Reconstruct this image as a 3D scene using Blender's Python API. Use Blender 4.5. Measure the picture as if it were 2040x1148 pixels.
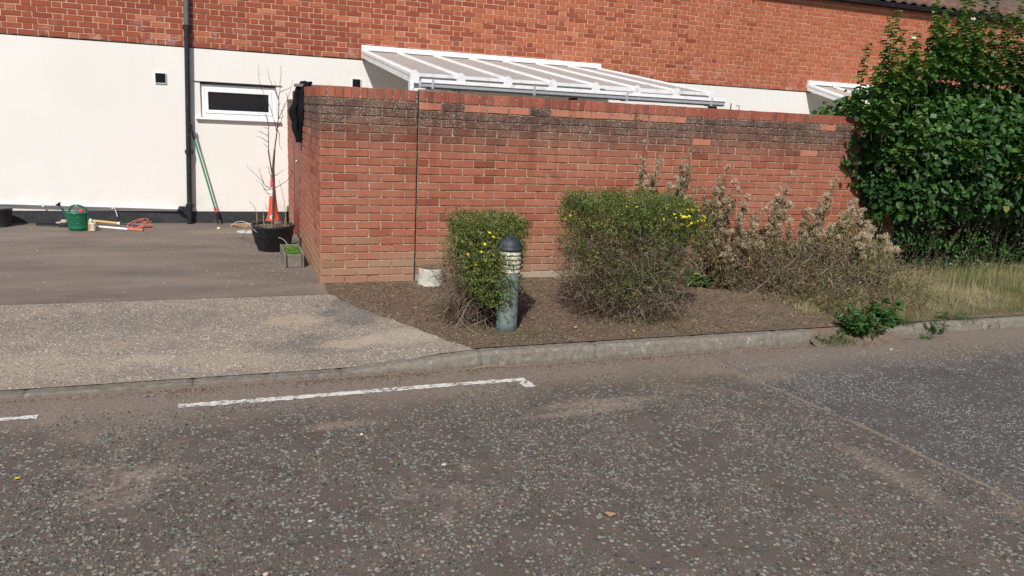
import bpy, math, random
import numpy as np
from mathutils import Vector, Matrix, noise as mnoise
random.seed(7); RNG = np.random.default_rng(11)
S = bpy.context.scene
for o in list(bpy.data.objects): bpy.data.objects.remove(o)
# ---------------------------------------------------------------- camera
cam = bpy.data.cameras.new("camera"); camo = bpy.data.objects.new("camera", cam)
S.collection.objects.link(camo)
cam.sensor_width = 36.0; cam.lens = 1524.5/2040*36; cam.clip_start = 0.05; cam.clip_end = 500
_r = Vector((0.93749911, -0.3443158, 0.05041868)); _u = Vector((0.0304557, 0.22551411, 0.97376375)); _f = Vector((0.34665237, 0.91136711, -0.22190566))
camo.matrix_world = Matrix(((_r.x, _u.x, -_f.x, -0.8186), (_r.y, _u.y, -_f.y, -7.2387), (_r.z, _u.z, -_f.z, 1.6629), (0, 0, 0, 1)))
S.camera = camo
S.render.resolution_x = 1024; S.render.resolution_y = 576
# ---------------------------------------------------------------- light
SUN_EL = 45.0; SUN_AZ = 29.0      # light travels towards +Y turned 29 degrees to +X
W = bpy.data.worlds.new("World"); S.world = W; W.use_nodes = True
wn = W.node_tree.nodes; wl = W.node_tree.links
sky = wn.new('ShaderNodeTexSky'); sky.sky_type = 'NISHITA'; sky.sun_disc = False
sky.sun_elevation = math.radians(SUN_EL); sky.sun_rotation = math.radians(180 + SUN_AZ)
wl.new(sky.outputs[0], wn['Background'].inputs[0]); wn['Background'].inputs[1].default_value = 0.085
sl = bpy.data.lights.new("sun", 'SUN'); sl.energy = 4.5; sl.angle = math.radians(0.53); sl.color = (1, 0.945, 0.865)
so = bpy.data.objects.new("sun", sl); S.collection.objects.link(so)
ce, se = math.cos(math.radians(SUN_EL)), math.sin(math.radians(SUN_EL))
sd = Vector((math.sin(math.radians(SUN_AZ))*ce, math.cos(math.radians(SUN_AZ))*ce, -se))
so.rotation_euler = sd.to_track_quat('-Z', 'Y').to_euler()
S.view_settings.view_transform = 'Standard'; S.view_settings.look = 'None'; S.view_settings.exposure = 0.12; S.view_settings.gamma = 1

# ---------------------------------------------------------------- helpers: tagging
def link(o, parent=None):
    S.collection.objects.link(o)
    if parent is not None: o.parent = parent
    return o
def tag(o, label=None, cat=None, group=None, kind=None):
    if label: o['label'] = label
    if cat: o['category'] = cat
    if group: o['group'] = group
    if kind: o['kind'] = kind
    return o
def thing(name, label, cat, loc=(0, 0, 0), group=None):
    o = bpy.data.objects.new(name, None); o.empty_display_size = .1; link(o); o.location = loc
    return tag(o, label, cat, group)
# ---------------------------------------------------------------- helpers: geometry
class Geo:
    """collects vertices / polygons with a per-vertex random value and colour"""
    def __init__(s): s.V = []; s.Q = []; s.T = []; s.R = []; s.C = []; s.n = 0
    def add(s, V, Q=None, T=None, r=0.5, c=(1, 1, 1)):
        V = np.asarray(V, float).reshape(-1, 3); k = len(V)
        if Q is not None and len(Q): s.Q.append(np.asarray(Q, int).reshape(-1, 4)+s.n)
        if T is not None and len(T): s.T.append(np.asarray(T, int).reshape(-1, 3)+s.n)
        s.V.append(V); s.R.append(np.broadcast_to(np.asarray(r, float), (k,)).copy())
        s.C.append(np.broadcast_to(np.asarray(c, float), (k, 3)).copy()); s.n += k
    def build(s, name, mat, parent=None, smooth=False, off=(0, 0, 0), kind=None):
        V = np.concatenate(s.V)-np.asarray(off, float)
        me = bpy.data.meshes.new(name); me.vertices.add(len(V)); me.vertices.foreach_set('co', V.ravel())
        idx = []; starts = []; p = 0
        for arr, k in ((s.Q, 4), (s.T, 3)):
            if arr:
                A = np.concatenate(arr); idx.append(A.ravel()); starts.append(p+np.arange(len(A))*k); p += A.size
        idx = np.concatenate(idx); starts = np.concatenate(starts)
        me.loops.add(len(idx)); me.loops.foreach_set('vertex_index', idx)
        me.polygons.add(len(starts)); me.polygons.foreach_set('loop_start', starts)
        me.update(calc_edges=True)
        a = me.attributes.new('rnd', 'FLOAT', 'POINT'); a.data.foreach_set('value', np.concatenate(s.R))
        a = me.attributes.new('col', 'FLOAT_COLOR', 'POINT')
        c = np.concatenate(s.C); a.data.foreach_set('color', np.concatenate([c, np.ones((len(c), 1))], 1).ravel())
        me.polygons.foreach_set('use_smooth', np.full(len(starts), bool(smooth)))
        me.validate(); me.materials.append(mat)
        o = link(bpy.data.objects.new(name, me), parent)
        if kind: o['kind'] = kind
        return o
BQ = [(0, 3, 2, 1), (4, 5, 6, 7), (0, 1, 5, 4), (1, 2, 6, 5), (2, 3, 7, 6), (3, 0, 4, 7)]
def box(g, x0, x1, y0, y1, z0, z1, r=.5, c=(1, 1, 1), M=None):
    V = np.array([(x0, y0, z0), (x1, y0, z0), (x1, y1, z0), (x0, y1, z0), (x0, y0, z1), (x1, y0, z1), (x1, y1, z1), (x0, y1, z1)], float)
    if M is not None: V = V@np.array(M.to_3x3()).T+np.array(M.translation)
    g.add(V, BQ, None, r, c)
def cbox(g, x0, x1, y0, y1, z0, z1, b=.004, r=.5, c=(1, 1, 1), jit=0, M=None):
    """box with chamfered edges"""
    V = []; lo = (x0, y0, z0); hi = (x1, y1, z1)
    for sx in (0, 1):
        for sy in (0, 1):
            for sz in (0, 1):
                s_ = (sx, sy, sz)
                for ax in range(3):
                    V.append([(hi[k] if s_[k] else lo[k])+(0 if k == ax else (-b if s_[k] else b)) for k in range(3)])
    V = np.array(V, float)
    if jit: V += RNG.normal(0, jit, V.shape)
    if M is not None: V = V@np.array(M.to_3x3()).T+np.array(M.translation)
    I = lambda sx, sy, sz, ax: ((sx*2+sy)*2+sz)*3+ax
    Q = []; T = []
    for ax in range(3):
        a, bb = [k for k in range(3) if k != ax]
        for s_ in (0, 1):
            q = []
            for (u, v) in ((0, 0), (1, 0), (1, 1), (0, 1)):
                k = [0, 0, 0]; k[ax] = s_; k[a] = u; k[bb] = v; q.append(I(*k, ax))
            flip = (s_ == 0) ^ (ax == 1)
            Q.append(q[::-1] if flip else q)
    for ax in range(3):            # edges running along ax
        a, bb = [k for k in range(3) if k != ax]
        for u in (0, 1):
            for v in (0, 1):
                k0 = [0, 0, 0]; k0[a] = u; k0[bb] = v; k1 = list(k0); k1[ax] = 1
                Q.append([I(*k0, a), I(*k1, a), I(*k1, bb), I(*k0, bb)])
    for sx in (0, 1):
        for sy in (0, 1):
            for sz in (0, 1): T.append([I(sx, sy, sz, k) for k in range(3)])
    g.add(V, Q, T, r, c)
def lathe(g, prof, n=32, c0=(0, 0, 0), sx=1, sy=1, r=.5, c=(1, 1, 1)):
    V = []; Q = []
    for (rr, z) in prof:
        for i in range(n):
            a = 2*math.pi*i/n; V.append((c0[0]+rr*sx*math.cos(a), c0[1]+rr*sy*math.sin(a), c0[2]+z))
    for j in range(len(prof)-1):
        for i in range(n): k = (i+1) % n; Q.append((j*n+i, j*n+k, (j+1)*n+k, (j+1)*n+i))
    g.add(V, Q, None, r, c)
def tubes(g, P, R, sides=4, r=.5, c=(1, 1, 1)):
    """P (N,K,3) centre lines, R (N,K) or (K,) radii"""
    P = np.asarray(P, float)
    if P.ndim == 2: P = P[None]
    N, K, _ = P.shape; R = np.broadcast_to(np.asarray(R, float), (N, K))
    D = np.gradient(P, axis=1); D /= np.linalg.norm(D, axis=2, keepdims=True)+1e-9
    ref = np.where(np.abs(D[:, :1, 2:3]) > .8, np.array([[[1., 0, 0]]]), np.array([[[0, 0, 1.]]]))
    A = np.cross(D, np.broadcast_to(ref, D.shape)); A /= np.linalg.norm(A, axis=2, keepdims=True)+1e-9
    B = np.cross(D, A)
    ang = np.arange(sides)*2*np.pi/sides
    V = P[:, :, None]+R[:, :, None, None]*(np.cos(ang)[None, None, :, None]*A[:, :, None]+np.sin(ang)[None, None, :, None]*B[:, :, None])
    base = (np.arange(N)*K*sides)[:, None, None]+(np.arange(K-1)*sides)[None, :, None]
    i = np.arange(sides)[None, None, :]; j = (i+1) % sides
    Q = np.stack([base+i, base+i+sides, base+j+sides, base+j], -1).reshape(-1, 4)
    rr = np.asarray(r, float)
    if rr.ndim == 1: rr = np.repeat(rr, K*sides)
    g.add(V.reshape(-1, 3), Q, None, rr, c)
def pathk(pts, K):
    pts = np.asarray(pts, float); L = np.r_[0, np.cumsum(np.linalg.norm(np.diff(pts, axis=0), axis=1))]
    t = np.linspace(0, L[-1], K); return np.stack([np.interp(t, L, pts[:, k]) for k in range(3)], 1)
def smoothpath(pts, K):
    P = pathk(pts, K)
    for _ in range(max(1, K//10)): P[1:-1] = (P[:-2]+2*P[1:-1]+P[2:])/4
    return P
def unit(v): return v/(np.linalg.norm(v, axis=-1, keepdims=True)+1e-9)
def leaves(g, C, D, N, L, Wd, cup=.15, bend=.2, r=None, shape='oval', col=None):
    """leaf blades: centre-base C, direction D, normal N, length L, width Wd"""
    n = len(C); D = unit(D); X = unit(np.cross(D, N)); N = unit(np.cross(X, D))
    if shape == 'oval':   tpl = [(0, 0, 0), (.3, .42, 1), (.3, 0, 0), (.3, -.42, 1), (.68, .36, 1), (.68, 0, 0), (.68, -.36, 1), (1, 0, 0)]
    elif shape == 'heart': tpl = [(0, 0, 0), (.16, .44, 1), (.25, 0, 0), (.16, -.44, 1), (.72, .43, 1), (.70, 0, 0), (.72, -.43, 1), (1, 0, 0)]
    else:                 tpl = [(0, 0, 0), (.3, .2, 1), (.3, 0, 0), (.3, -.2, 1), (.7, .15, 1), (.7, 0, 0), (.7, -.15, 1), (1, 0, 0)]
    tpl = np.array(tpl, float); L = np.broadcast_to(L, (n,)); Wd = np.broadcast_to(Wd, (n,))
    bend = np.broadcast_to(bend, (n,)); cup = np.broadcast_to(cup, (n,))
    V = (C[:, None]+D[:, None]*(tpl[None, :, 0]*L[:, None])[..., None]+X[:, None]*(tpl[None, :, 1]*Wd[:, None])[..., None]
         + N[:, None]*((tpl[None, :, 2]*cup[:, None]*Wd[:, None])-(tpl[None, :, 0]**2)*bend[:, None]*L[:, None])[..., None])
    b = (np.arange(n)*8)[:, None]
    Q = np.concatenate([b+np.array([[2, 5, 4, 1]]), b+np.array([[3, 6, 5, 2]])])
    T = np.concatenate([b+np.array([[0, 2, 1]]), b+np.array([[0, 3, 2]]), b+np.array([[5, 7, 4]]), b+np.array([[6, 7, 5]])])
    if r is None: r = RNG.random(n)
    c = (1, 1, 1) if col is None else np.repeat(col, 8, 0)
    g.add(V.reshape(-1, 3), Q, T, np.repeat(r, 8), c)
def ribbons(g, P, Wd, side, r):
    """grass blades: P (N,K,3), width (N,), side vectors (N,3)"""
    N, K, _ = P.shape; t = np.linspace(1, .08, K)
    off = side[:, None]*(Wd[:, None]*t[None])[..., None]*.5
    V = np.stack([P-off, P+off], 2).reshape(-1, 3)
    b = (np.arange(N)*K*2)[:, None]+(np.arange(K-1)*2)[None]
    g.add(V, np.stack([b, b+1, b+3, b+2], -1).reshape(-1, 4), None, np.repeat(r, K*2))
def fbm(x, y, s, o=3, seed=0):
    """cheap smooth value noise on arrays, about 0..1"""
    x = np.asarray(x, float); y = np.asarray(y, float); v = 0; a = 1; tot = 0
    for k in range(o):
        X = x*s+17.3*seed+k*7.1; Y = y*s-9.7*seed+k*3.3; xi = np.floor(X); yi = np.floor(Y); fx = X-xi; fy = Y-yi
        fx = fx*fx*(3-2*fx); fy = fy*fy*(3-2*fy)
        h = lambda i, j: np.modf(np.abs(np.sin(i*127.1+j*311.7+seed*13.7)*43758.5453))[0]
        v = v+a*((h(xi, yi)*(1-fx)+h(xi+1, yi)*fx)*(1-fy)+(h(xi, yi+1)*(1-fx)+h(xi+1, yi+1)*fx)*fy); tot += a; a *= .5; s *= 2.1
    return v/tot
# ---------------------------------------------------------------- helpers: materials
def srgb(*c):
    return tuple(((v/255)/12.92 if v/255 <= .04045 else (((v/255)+.055)/1.055)**2.4) for v in c)
class NT:
    def __init__(s, name):
        s.m = bpy.data.materials.new(name); s.m.use_nodes = True; s.t = s.m.node_tree; s.t.nodes.clear()
        s.out = s.t.nodes.new('ShaderNodeOutputMaterial'); s.b = s.n('ShaderNodeBsdfPrincipled'); s.l(s.b.outputs[0], s.out.inputs[0])
        s.co = s.n('ShaderNodeTexCoord').outputs['Object']
    def n(s, t, **k):
        o = s.t.nodes.new(t)
        for a, v in k.items(): setattr(o, a, v)
        return o
    def l(s, a, b): s.t.links.new(a, b)
    def setin(s, inp, v):
        if hasattr(v, 'node'): s.l(v, inp)
        else:
            if isinstance(v, (tuple, list)) and len(v) == 3 and inp.type == 'RGBA': v = (*v, 1)
            inp.default_value = v
    def noise(s, sc, det=4, rough=.55, vec=None, fac=True, dist=0):
        o = s.n('ShaderNodeTexNoise'); o.inputs['Scale'].default_value = sc; o.inputs['Detail'].default_value = det; o.inputs['Roughness'].default_value = rough
        o.inputs['Distortion'].default_value = dist
        s.l(vec if vec is not None else s.co, o.inputs['Vector']); return o.outputs[0 if fac else 1]
    def vor(s, sc, feat='F1', vec=None, rnd=1):
        o = s.n('ShaderNodeTexVoronoi', feature=feat); o.inputs['Scale'].default_value = sc
        o.inputs['Randomness'].default_value = rnd; s.l(vec if vec is not None else s.co, o.inputs['Vector']); return o
    def ramp(s, f, stops, mode='LINEAR'):
        o = s.n('ShaderNodeValToRGB'); s.setin(o.inputs[0], f); cr = o.color_ramp; cr.interpolation = mode
        while len(cr.elements) > len(stops): cr.elements.remove(cr.elements[-1])
        while len(cr.elements) < len(stops): cr.elements.new(.5)
        for e, (p, c) in zip(cr.elements, stops):
            e.position = p; e.color = (c, c, c, 1) if not isinstance(c, (tuple, list)) else (*c[:3], 1)
        return o.outputs[0]
    def mix(s, f, a, b, mode='MIX'):
        o = s.n('ShaderNodeMix', data_type='RGBA', blend_type=mode); s.setin(o.inputs[0], f); s.setin(o.inputs[6], a); s.setin(o.inputs[7], b); return o.outputs[2]
    def math(s, op, a, b=0, cl=False, c=None):
        o = s.n('ShaderNodeMath', operation=op, use_clamp=cl); s.setin(o.inputs[0], a); s.setin(o.inputs[1], b)
        if c is not None: s.setin(o.inputs[2], c)
        return o.outputs[0]
    def attr(s, name, fac=True):
        o = s.n('ShaderNodeAttribute', attribute_name=name); return o.outputs['Fac' if fac else 'Color']
    def xyz(s):
        o = s.n('ShaderNodeSeparateXYZ'); s.l(s.co, o.inputs[0]); return o.outputs
    def smooth(s, v, a, b):
        o = s.n('ShaderNodeMapRange', interpolation_type='SMOOTHSTEP'); s.setin(o.inputs[0], v)
        o.inputs[1].default_value = a; o.inputs[2].default_value = b; return o.outputs[0]
    def scaled(s, v):
        o = s.n('ShaderNodeMapping'); o.inputs['Scale'].default_value = v; s.l(s.co, o.inputs[0]); return o.outputs[0]
    def bump(s, h, st=.3, d=.005):
        o = s.n('ShaderNodeBump'); o.inputs['Strength'].default_value = st; o.inputs['Distance'].default_value = d; s.l(h, o.inputs['Height'])
        s.l(o.outputs[0], s.b.inputs['Normal'])
    def done(s, col, rough=.8, spec=None, metal=None):
        s.setin(s.b.inputs['Base Color'], col); s.setin(s.b.inputs['Roughness'], rough)
        if spec is not None: s.b.inputs['Specular IOR Level'].default_value = spec
        if metal is not None: s.b.inputs['Metallic'].default_value = metal
        return s.m
def simple(name, c, rough=.5, var=.15, sc=12, dirt=None, bump=0, spec=.5, metal=None, dsc=6):
    t = NT(name); n = t.noise(sc, 5, .6)
    col = t.mix(t.ramp(n, [(.3, 0.), (.7, 1.)]), tuple(v*(1-var) for v in c), tuple(min(1, v*(1+var)) for v in c))
    if dirt: col = t.mix(t.ramp(t.noise(dsc, 6, .7), [(.52, 0.), (.7, .8)]), col, dirt)
    if bump: t.bump(t.noise(sc*4, 4), bump, .003)
    return t.done(col, rough, spec, metal)
def foliage_mat(name, stops, rough=.5, trans=.3, spec=.4, usecol=False):
    t = NT(name); col = t.attr('col', False) if usecol else t.ramp(t.attr('rnd'), stops)
    col = t.mix(t.noise(30, 2), col, t.mix(1., col, (.6, .6, .6), 'MULTIPLY'))
    t.done(col, rough, spec); tr = t.n('ShaderNodeBsdfTranslucent'); t.l(t.mix(1., col, (1.2, 1.25, .6), 'MULTIPLY'), tr.inputs[0])
    ms = t.n('ShaderNodeMixShader'); ms.inputs[0].default_value = trans
    t.l(t.b.outputs[0], ms.inputs[1]); t.l(tr.outputs[0], ms.inputs[2]); t.l(ms.outputs[0], t.out.inputs[0]); return t.m

# bricks: each brick's own colour comes from 'col'; 'rnd' > 1 marks a brick that may have lost its face
def brick_mat(name, lichen=False, rough=.85, blooms=False):
    t = NT(name); hi = .45 if lichen else .2; col = t.attr('col', False); x = t.xyz()
    n1 = t.noise(9, 5, .6); n2 = t.noise(90, 4, .7); n3 = t.noise(300, 2)
    col = t.mix(t.ramp(n1, [(.35, .0), (.65, hi+.05)]), col, t.mix(1., col, (.72, .66, .62), 'MULTIPLY'))
    col = t.mix(t.ramp(n2, [(.5, 0.), (.75, hi)]), col, t.mix(1., col, (1.35, 1.3, 1.25), 'MULTIPLY'))
    col = t.mix(t.ramp(n2, [(.25, .5), (.45, 0.)]), col, t.mix(1., col, (.5, .48, .47), 'MULTIPLY'))
    if blooms:   # chalky white bloom on some bricks near the joint with the render
        bl = t.math('MULTIPLY', t.ramp(t.noise(3.2, 4, .6), [(.56, 0.), (.68, .75)]), t.ramp(t.noise(30, 4, .7), [(.4, .1), (.65, 1.)]))
        col = t.mix(t.math('MULTIPLY', bl, t.smooth(x[2], 2.75, 2.3)), col, (.62, .47, .44))
    if lichen:
        z = x[2]; warp = t.math('ADD', z, t.math('MULTIPLY', t.noise(2.2, 3), .34))
        top = t.smooth(warp, 1.36, 1.80)
        capm = t.math('LESS_THAN', z, 1.722)
        zone = t.math('MULTIPLY', top, capm)
        soot = t.math('MULTIPLY', zone, t.ramp(t.noise(14, 6, .7), [(.33, .55), (.52, .97)]))
        fresh = t.math('GREATER_THAN', t.attr('rnd'), t.math('ADD', 1.0, t.math('MULTIPLY', t.noise(26, 3), .8)))
        soot = t.math('MULTIPLY', soot, t.math('SUBTRACT', 1, fresh, True))
        col = t.mix(soot, col, (.075, .048, .040))
        col = t.mix(t.math('MULTIPLY', fresh, capm), col, (.43, .17, .11))
        v = t.vor(115); sp = t.math('LESS_THAN', v.outputs['Distance'], .30)
        vc = t.n('ShaderNodeSeparateColor'); t.l(v.outputs['Color'], vc.inputs[0])
        sp = t.math('MULTIPLY', sp, t.math('LESS_THAN', vc.outputs[0], t.ramp(t.noise(5.5, 4, .65), [(.40, .03), (.62, .7)])))
        sp = t.math('MULTIPLY', sp, t.math('MULTIPLY', t.smooth(warp, 1.42, 1.78), t.math('SUBTRACT', 1, t.math('MULTIPLY', fresh, 1), True)))
        sp = t.math('MULTIPLY', sp, capm)
        col = t.mix(sp, col, (.60, .57, .50))
        low = t.smooth(t.math('SUBTRACT', z, t.math('MULTIPLY', t.noise(3, 3), .5)), .15, -.12)
        col = t.mix(t.math('MULTIPLY', low, .5), col, (.30, .23, .15))
        dus = t.ramp(t.noise(1.3, 4, .6), [(.45, 0.), (.75, .3)])
        col = t.mix(dus, col, (.40, .25, .17))
        drip = t.ramp(t.noise(5, 5, .65, vec=t.scaled((1.6, 1, .18))), [(.50, 0.), (.68, .6)])
        col = t.mix(t.math('MULTIPLY', drip, t.smooth(z, .5, 1.6)), col, t.mix(1., col, (.42, .38, .36), 'MULTIPLY'))
    t.bump(t.math('ADD', n2, t.math('MULTIPLY', n3, .5)), .35, .003)
    return t.done(col, rough, .25)
M_brick = brick_mat('garden_brick', True)
M_hbrick = brick_mat('house_brick', False, .75, True)
def mortar(name, c, lich):
    t = NT(name); x = t.xyz(); col = t.mix(t.noise(20, 5, .7), tuple(v*.75 for v in c), tuple(v*1.2 for v in c))
    if lich:
        warp = t.math('ADD', x[2], t.math('MULTIPLY', t.noise(3.1, 4), .3)); z = t.smooth(warp, 1.5, 1.78)
        col = t.mix(t.math('MULTIPLY', z, .75), col, (.10, .075, .06))
        col = t.mix(t.ramp(t.noise(55, 4, .7), [(.56, 0.), (.61, .9)]), col, (.68, .62, .52))
        col = t.mix(t.ramp(t.noise(7, 4, .7), [(.54, 0.), (.64, .8)]), col, (.12, .07, .05))
    t.bump(t.noise(120, 3), .4, .003); return t.done(col, .95, .2)
M_mortar = mortar('garden_mortar', (.35, .255, .185), True)
M_hmortar = mortar('house_mortar', (.60, .41, .29), False)
def render_mat():
    t = NT('white_render'); x = t.xyz()
    col = t.mix(t.ramp(t.noise(.9, 4), [(.3, 0.), (.7, 1.)]), (.715, .70, .67), (.75, .735, .705))
    col = t.mix(t.math('MULTIPLY', t.ramp(t.noise(38, 4, .75), [(.655, 0.), (.70, .8)]), t.smooth(x[2], 1.1, .2)), col, (.42, .38, .33))
    st = t.noise(2, 5, .6, vec=t.scaled((9, 1, .7)))
    col = t.mix(t.ramp(st, [(.55, 0.), (.8, .05)]), col, (.5, .47, .42))
    dr = t.math('MULTIPLY', t.ramp(t.noise(7, 4, .6, vec=t.scaled((3, 1, .10))), [(.56, 0.), (.70, .05)]), t.smooth(x[2], 1.2, 2.3)); col = t.mix(dr, col, (.40, .36, .30))
    sp_ = t.math('MULTIPLY', t.ramp(t.noise(5, 6, .75), [(.45, 0.), (.7, .30)]), t.smooth(x[2], .55, .17)); col = t.mix(sp_, col, (.42, .36, .29))
    t.bump(t.noise(60, 4), .2, .003); return t.done(col, .85, .2)
M_render = render_mat()
M_white = simple('white_plastic', (.80, .81, .83), .35, .04, 5, (.45, .45, .42), spec=.5, dsc=9)
M_white_clean = simple('white_frame', (.82, .83, .85), .3, .03, 5)
M_plinth = simple('black_plinth_paint', (.022, .025, .03), .6, .35, 6, (.075, .068, .06), .2, dsc=9)
M_blackpipe = simple('black_plastic_pipe', (.013, .015, .02), .35, .3, 10, (.05, .05, .055), 0, dsc=20)
M_greypipe = simple('grey_trim_and_pipe_glint', (.10, .105, .11), .5, .15, 8)
M_dark = simple('dark_gap', (.012, .011, .01), .9)
M_gutgrey = simple('grey_gutter', (.36, .38, .42), .45, .1, 12, (.35, .35, .35), dsc=25)
M_tile = simple('roof_tile', (.10, .062, .048), .85, .3, 9, (.2, .13, .08), .4, dsc=5)
t = NT('window_glass'); M_glass = t.done(t.mix(t.ramp(t.noise(7, 6, .8), [(.60, 0.), (.66, .6)]), (.005, .007, .014), (.05, .058, .075)), .06, .5)
t = NT('roof_panel'); pc = t.mix(t.noise(3, 5), (.58, .54, .52), (.67, .63, .61))
pc = t.mix(t.ramp(t.noise(22, 5, .7), [(.62, 0.), (.72, .5)]), pc, (.25, .2, .17)); t.done(pc, .55, .3)
tr = t.n('ShaderNodeBsdfTranslucent'); tr.inputs[0].default_value = (.85, .80, .74, 1); ms = t.n('ShaderNodeMixShader'); ms.inputs[0].default_value = .52
t.l(t.b.outputs[0], ms.inputs[1]); t.l(tr.outputs[0], ms.inputs[2]); t.l(ms.outputs[0], t.out.inputs[0]); M_panel = t.m
M_wood = simple('weathered_timber', (.17, .15, .125), .85, .3, 14, (.07, .06, .05), .4)
M_darkwood = simple('dark_timber', (.035, .028, .024), .8, .3, 10)
t = NT('red_brown_gate_paint'); M_gate = t.done(t.mix(t.ramp(t.noise(10, 5, .7, vec=t.scaled((3, 3, .4))), [(.5, 0.), (.7, .6)]), (.17, .028, .016), (.26, .075, .05)), .5)

# ---------------------------------------------------------------- ground materials
def asphalt(name, matrix, matrix2, chip, dens, dustc, sc=62, patch=False, dust=.5, stains=()):
    t = NT(name); x = t.xyz(); vv = t.n('ShaderNodeVectorMath', operation='ADD')
    wob = t.n('ShaderNodeTexNoise'); wob.inputs['Scale'].default_value = 40; t.l(t.co, wob.inputs['Vector'])
    wm = t.n('ShaderNodeVectorMath', operation='SCALE'); t.l(wob.outputs['Color'], wm.inputs[0]); wm.inputs['Scale'].default_value = .014
    t.l(t.co, vv.inputs[0]); t.l(wm.outputs[0], vv.inputs[1]); vec = vv.outputs[0]
    v = t.vor(sc, vec=vec); sep = t.n('ShaderNodeSeparateColor'); t.l(v.outputs['Color'], sep.inputs[0])
    big = t.noise(1.1, 5, .62); mid = t.noise(5.5, 4, .6)
    thr = t.math('ADD', dens-.27, t.math('ADD', t.math('MULTIPLY', mid, .55), t.math('MULTIPLY', big, .2)))
    thr = t.math('SUBTRACT', thr, .1)
    on = t.math('LESS_THAN', sep.outputs[0], thr)
    inside = t.smooth(v.outputs['Distance'], .56, .42); m = t.math('MULTIPLY', on, inside)
    mat_c = t.mix(t.ramp(mid, [(.35, 0.), (.65, 1.)]), matrix, matrix2)
    mat_c = t.mix(t.ramp(t.noise(160, 3, .7), [(.42, .65), (.58, 0.)]), mat_c, (.022, .019, .017))
    mat_c = t.mix(t.ramp(t.noise(210, 3, .7), [(.60, 0.), (.68, .6)]), mat_c, (.27, .235, .20))
    cc = t.ramp(sep.outputs[1], chip)
    col = t.mix(m, mat_c, cc)
    dm = t.math('MULTIPLY', t.ramp(t.noise(.8, 6, .68, dist=.6), [(.56, 0.), (.70, dust)]), t.ramp(t.noise(28, 6, .8), [(.42, .0), (.56, 1.)]))
    col = t.mix(dm, col, dustc)
    for (cx, cy, rx, ry, a, sc_) in stains:     # dark worn patches and spilt sand on the concrete
        ex = t.math('DIVIDE', t.math('SUBTRACT', x[0], cx), rx); ey = t.math('DIVIDE', t.math('SUBTRACT', x[1], cy), ry)
        d2 = t.math('ADD', t.math('SQRT', t.math('ADD', t.math('MULTIPLY', ex, ex), t.math('MULTIPLY', ey, ey))), t.math('ADD', t.math('MULTIPLY', t.math('SUBTRACT', t.noise(4, 6, .7), .5), 2.6), t.math('MULTIPLY', t.math('SUBTRACT', t.noise(45, 3, .7), .5), .9)))
        col = t.mix(t.math('MULTIPLY', t.smooth(d2, 1.1, .5), a), col, sc_) if max(sc_) > .3 else t.mix(t.math('MULTIPLY', t.smooth(d2, 1.1, .5), a), col, t.mix(1., col, (.52, .56, .62), 'MULTIPLY'))
    if patch:      # pale sandy smears left on the surface
        wn_ = t.math('MULTIPLY', t.math('SUBTRACT', t.noise(4, 5, .7), .5), .35)
        for (cx, cy, rx, ry, a) in ((1.45, -3.17, .55, .10, .9), (1.2, -3.28, .5, .05, .8), (-.25, -3.14, .25, .07, .9), (2.85, -2.95, .30, .16, .9), (2.6, -2.75, .5, .14, .7), (2.45, -4.4, .12, .5, .6), (-1.1, -3.5, .3, .08, .5)):
            ex = t.math('DIVIDE', t.math('SUBTRACT', x[0], cx), rx); ey = t.math('DIVIDE', t.math('SUBTRACT', x[1], cy), ry)
            d2 = t.math('ADD', t.math('SQRT', t.math('ADD', t.math('MULTIPLY', ex, ex), t.math('MULTIPLY', ey, ey))), t.math('MULTIPLY', wn_, 4))
            mk = t.math('MULTIPLY', t.math('MULTIPLY', t.smooth(d2, 1.1, .35), t.ramp(t.noise(60, 5, .8, vec=t.scaled((.5, 1.4, 1))), [(.42, 0.), (.60, 1.)])), a)
            col = t.mix(mk, col, dustc)
    if patch:      # trodden dust beside the kerb
        km = t.smooth(t.math('ADD', x[1], t.math('MULTIPLY', t.noise(1.6, 4), .8)), -2.75, -2.15)
        col = t.mix(t.math('MULTIPLY', km, t.ramp(t.noise(50, 5, .7), [(.3, .45), (.65, .92)])), col, (.225, .175, .14))
    h = t.math('ADD', t.math('MULTIPLY', m, 1.0), t.math('MULTIPLY', t.noise(180, 3, .7), .5))
    t.bump(h, .8, .006); return t.done(col, .85, .3)
CHIP = [(0, (.045, .048, .048)), (.3, (.11, .118, .108)), (.55, (.19, .205, .185)), (.8, (.245, .25, .225)), (1, (.33, .28, .235))]
M_road = asphalt('road_tarmac', (.165, .127, .105), (.118, .092, .076), CHIP, .38, (.33, .255, .20), 46, True, .8)
CHIP2 = [(0, (.06, .064, .068)), (.5, (.15, .16, .165)), (.85, (.22, .23, .235)), (1, (.36, .34, .32))]
M_road2 = asphalt('road_tarmac_newer', (.130, .110, .099), (.102, .088, .080), CHIP2, .40, (.27, .215, .17), 52, True, .5)
CHIP3 = [(0, (.17, .145, .125)), (.3, (.30, .255, .215)), (.75, (.45, .38, .31)), (1, (.64, .57, .47))]
M_apron = asphalt('exposed_aggregate_concrete', (.40, .33, .26), (.30, .255, .215), CHIP3, .50, (.48, .385, .295), 58, False, .9, ((.15, -1.0, .35, .45, .85, (.1, .1, .1)), (-.2, -1.75, .5, .25, .6, (.1, .1, .1)), (-1.6, -1.0, .9, .35, .35, (.1, .1, .1)), (-.35, -1.15, .30, .16, .75, (.38, .305, .235)), (-.02, -1.75, .28, .16, .75, (.40, .32, .25)), (-2.2, -1.8, .9, .3, .25, (.46, .39, .31)), (-.9, -1.95, .7, .2, .25, (.46, .39, .31)), (.40, -1.75, .30, .2, .4, (.44, .38, .31))))
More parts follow.
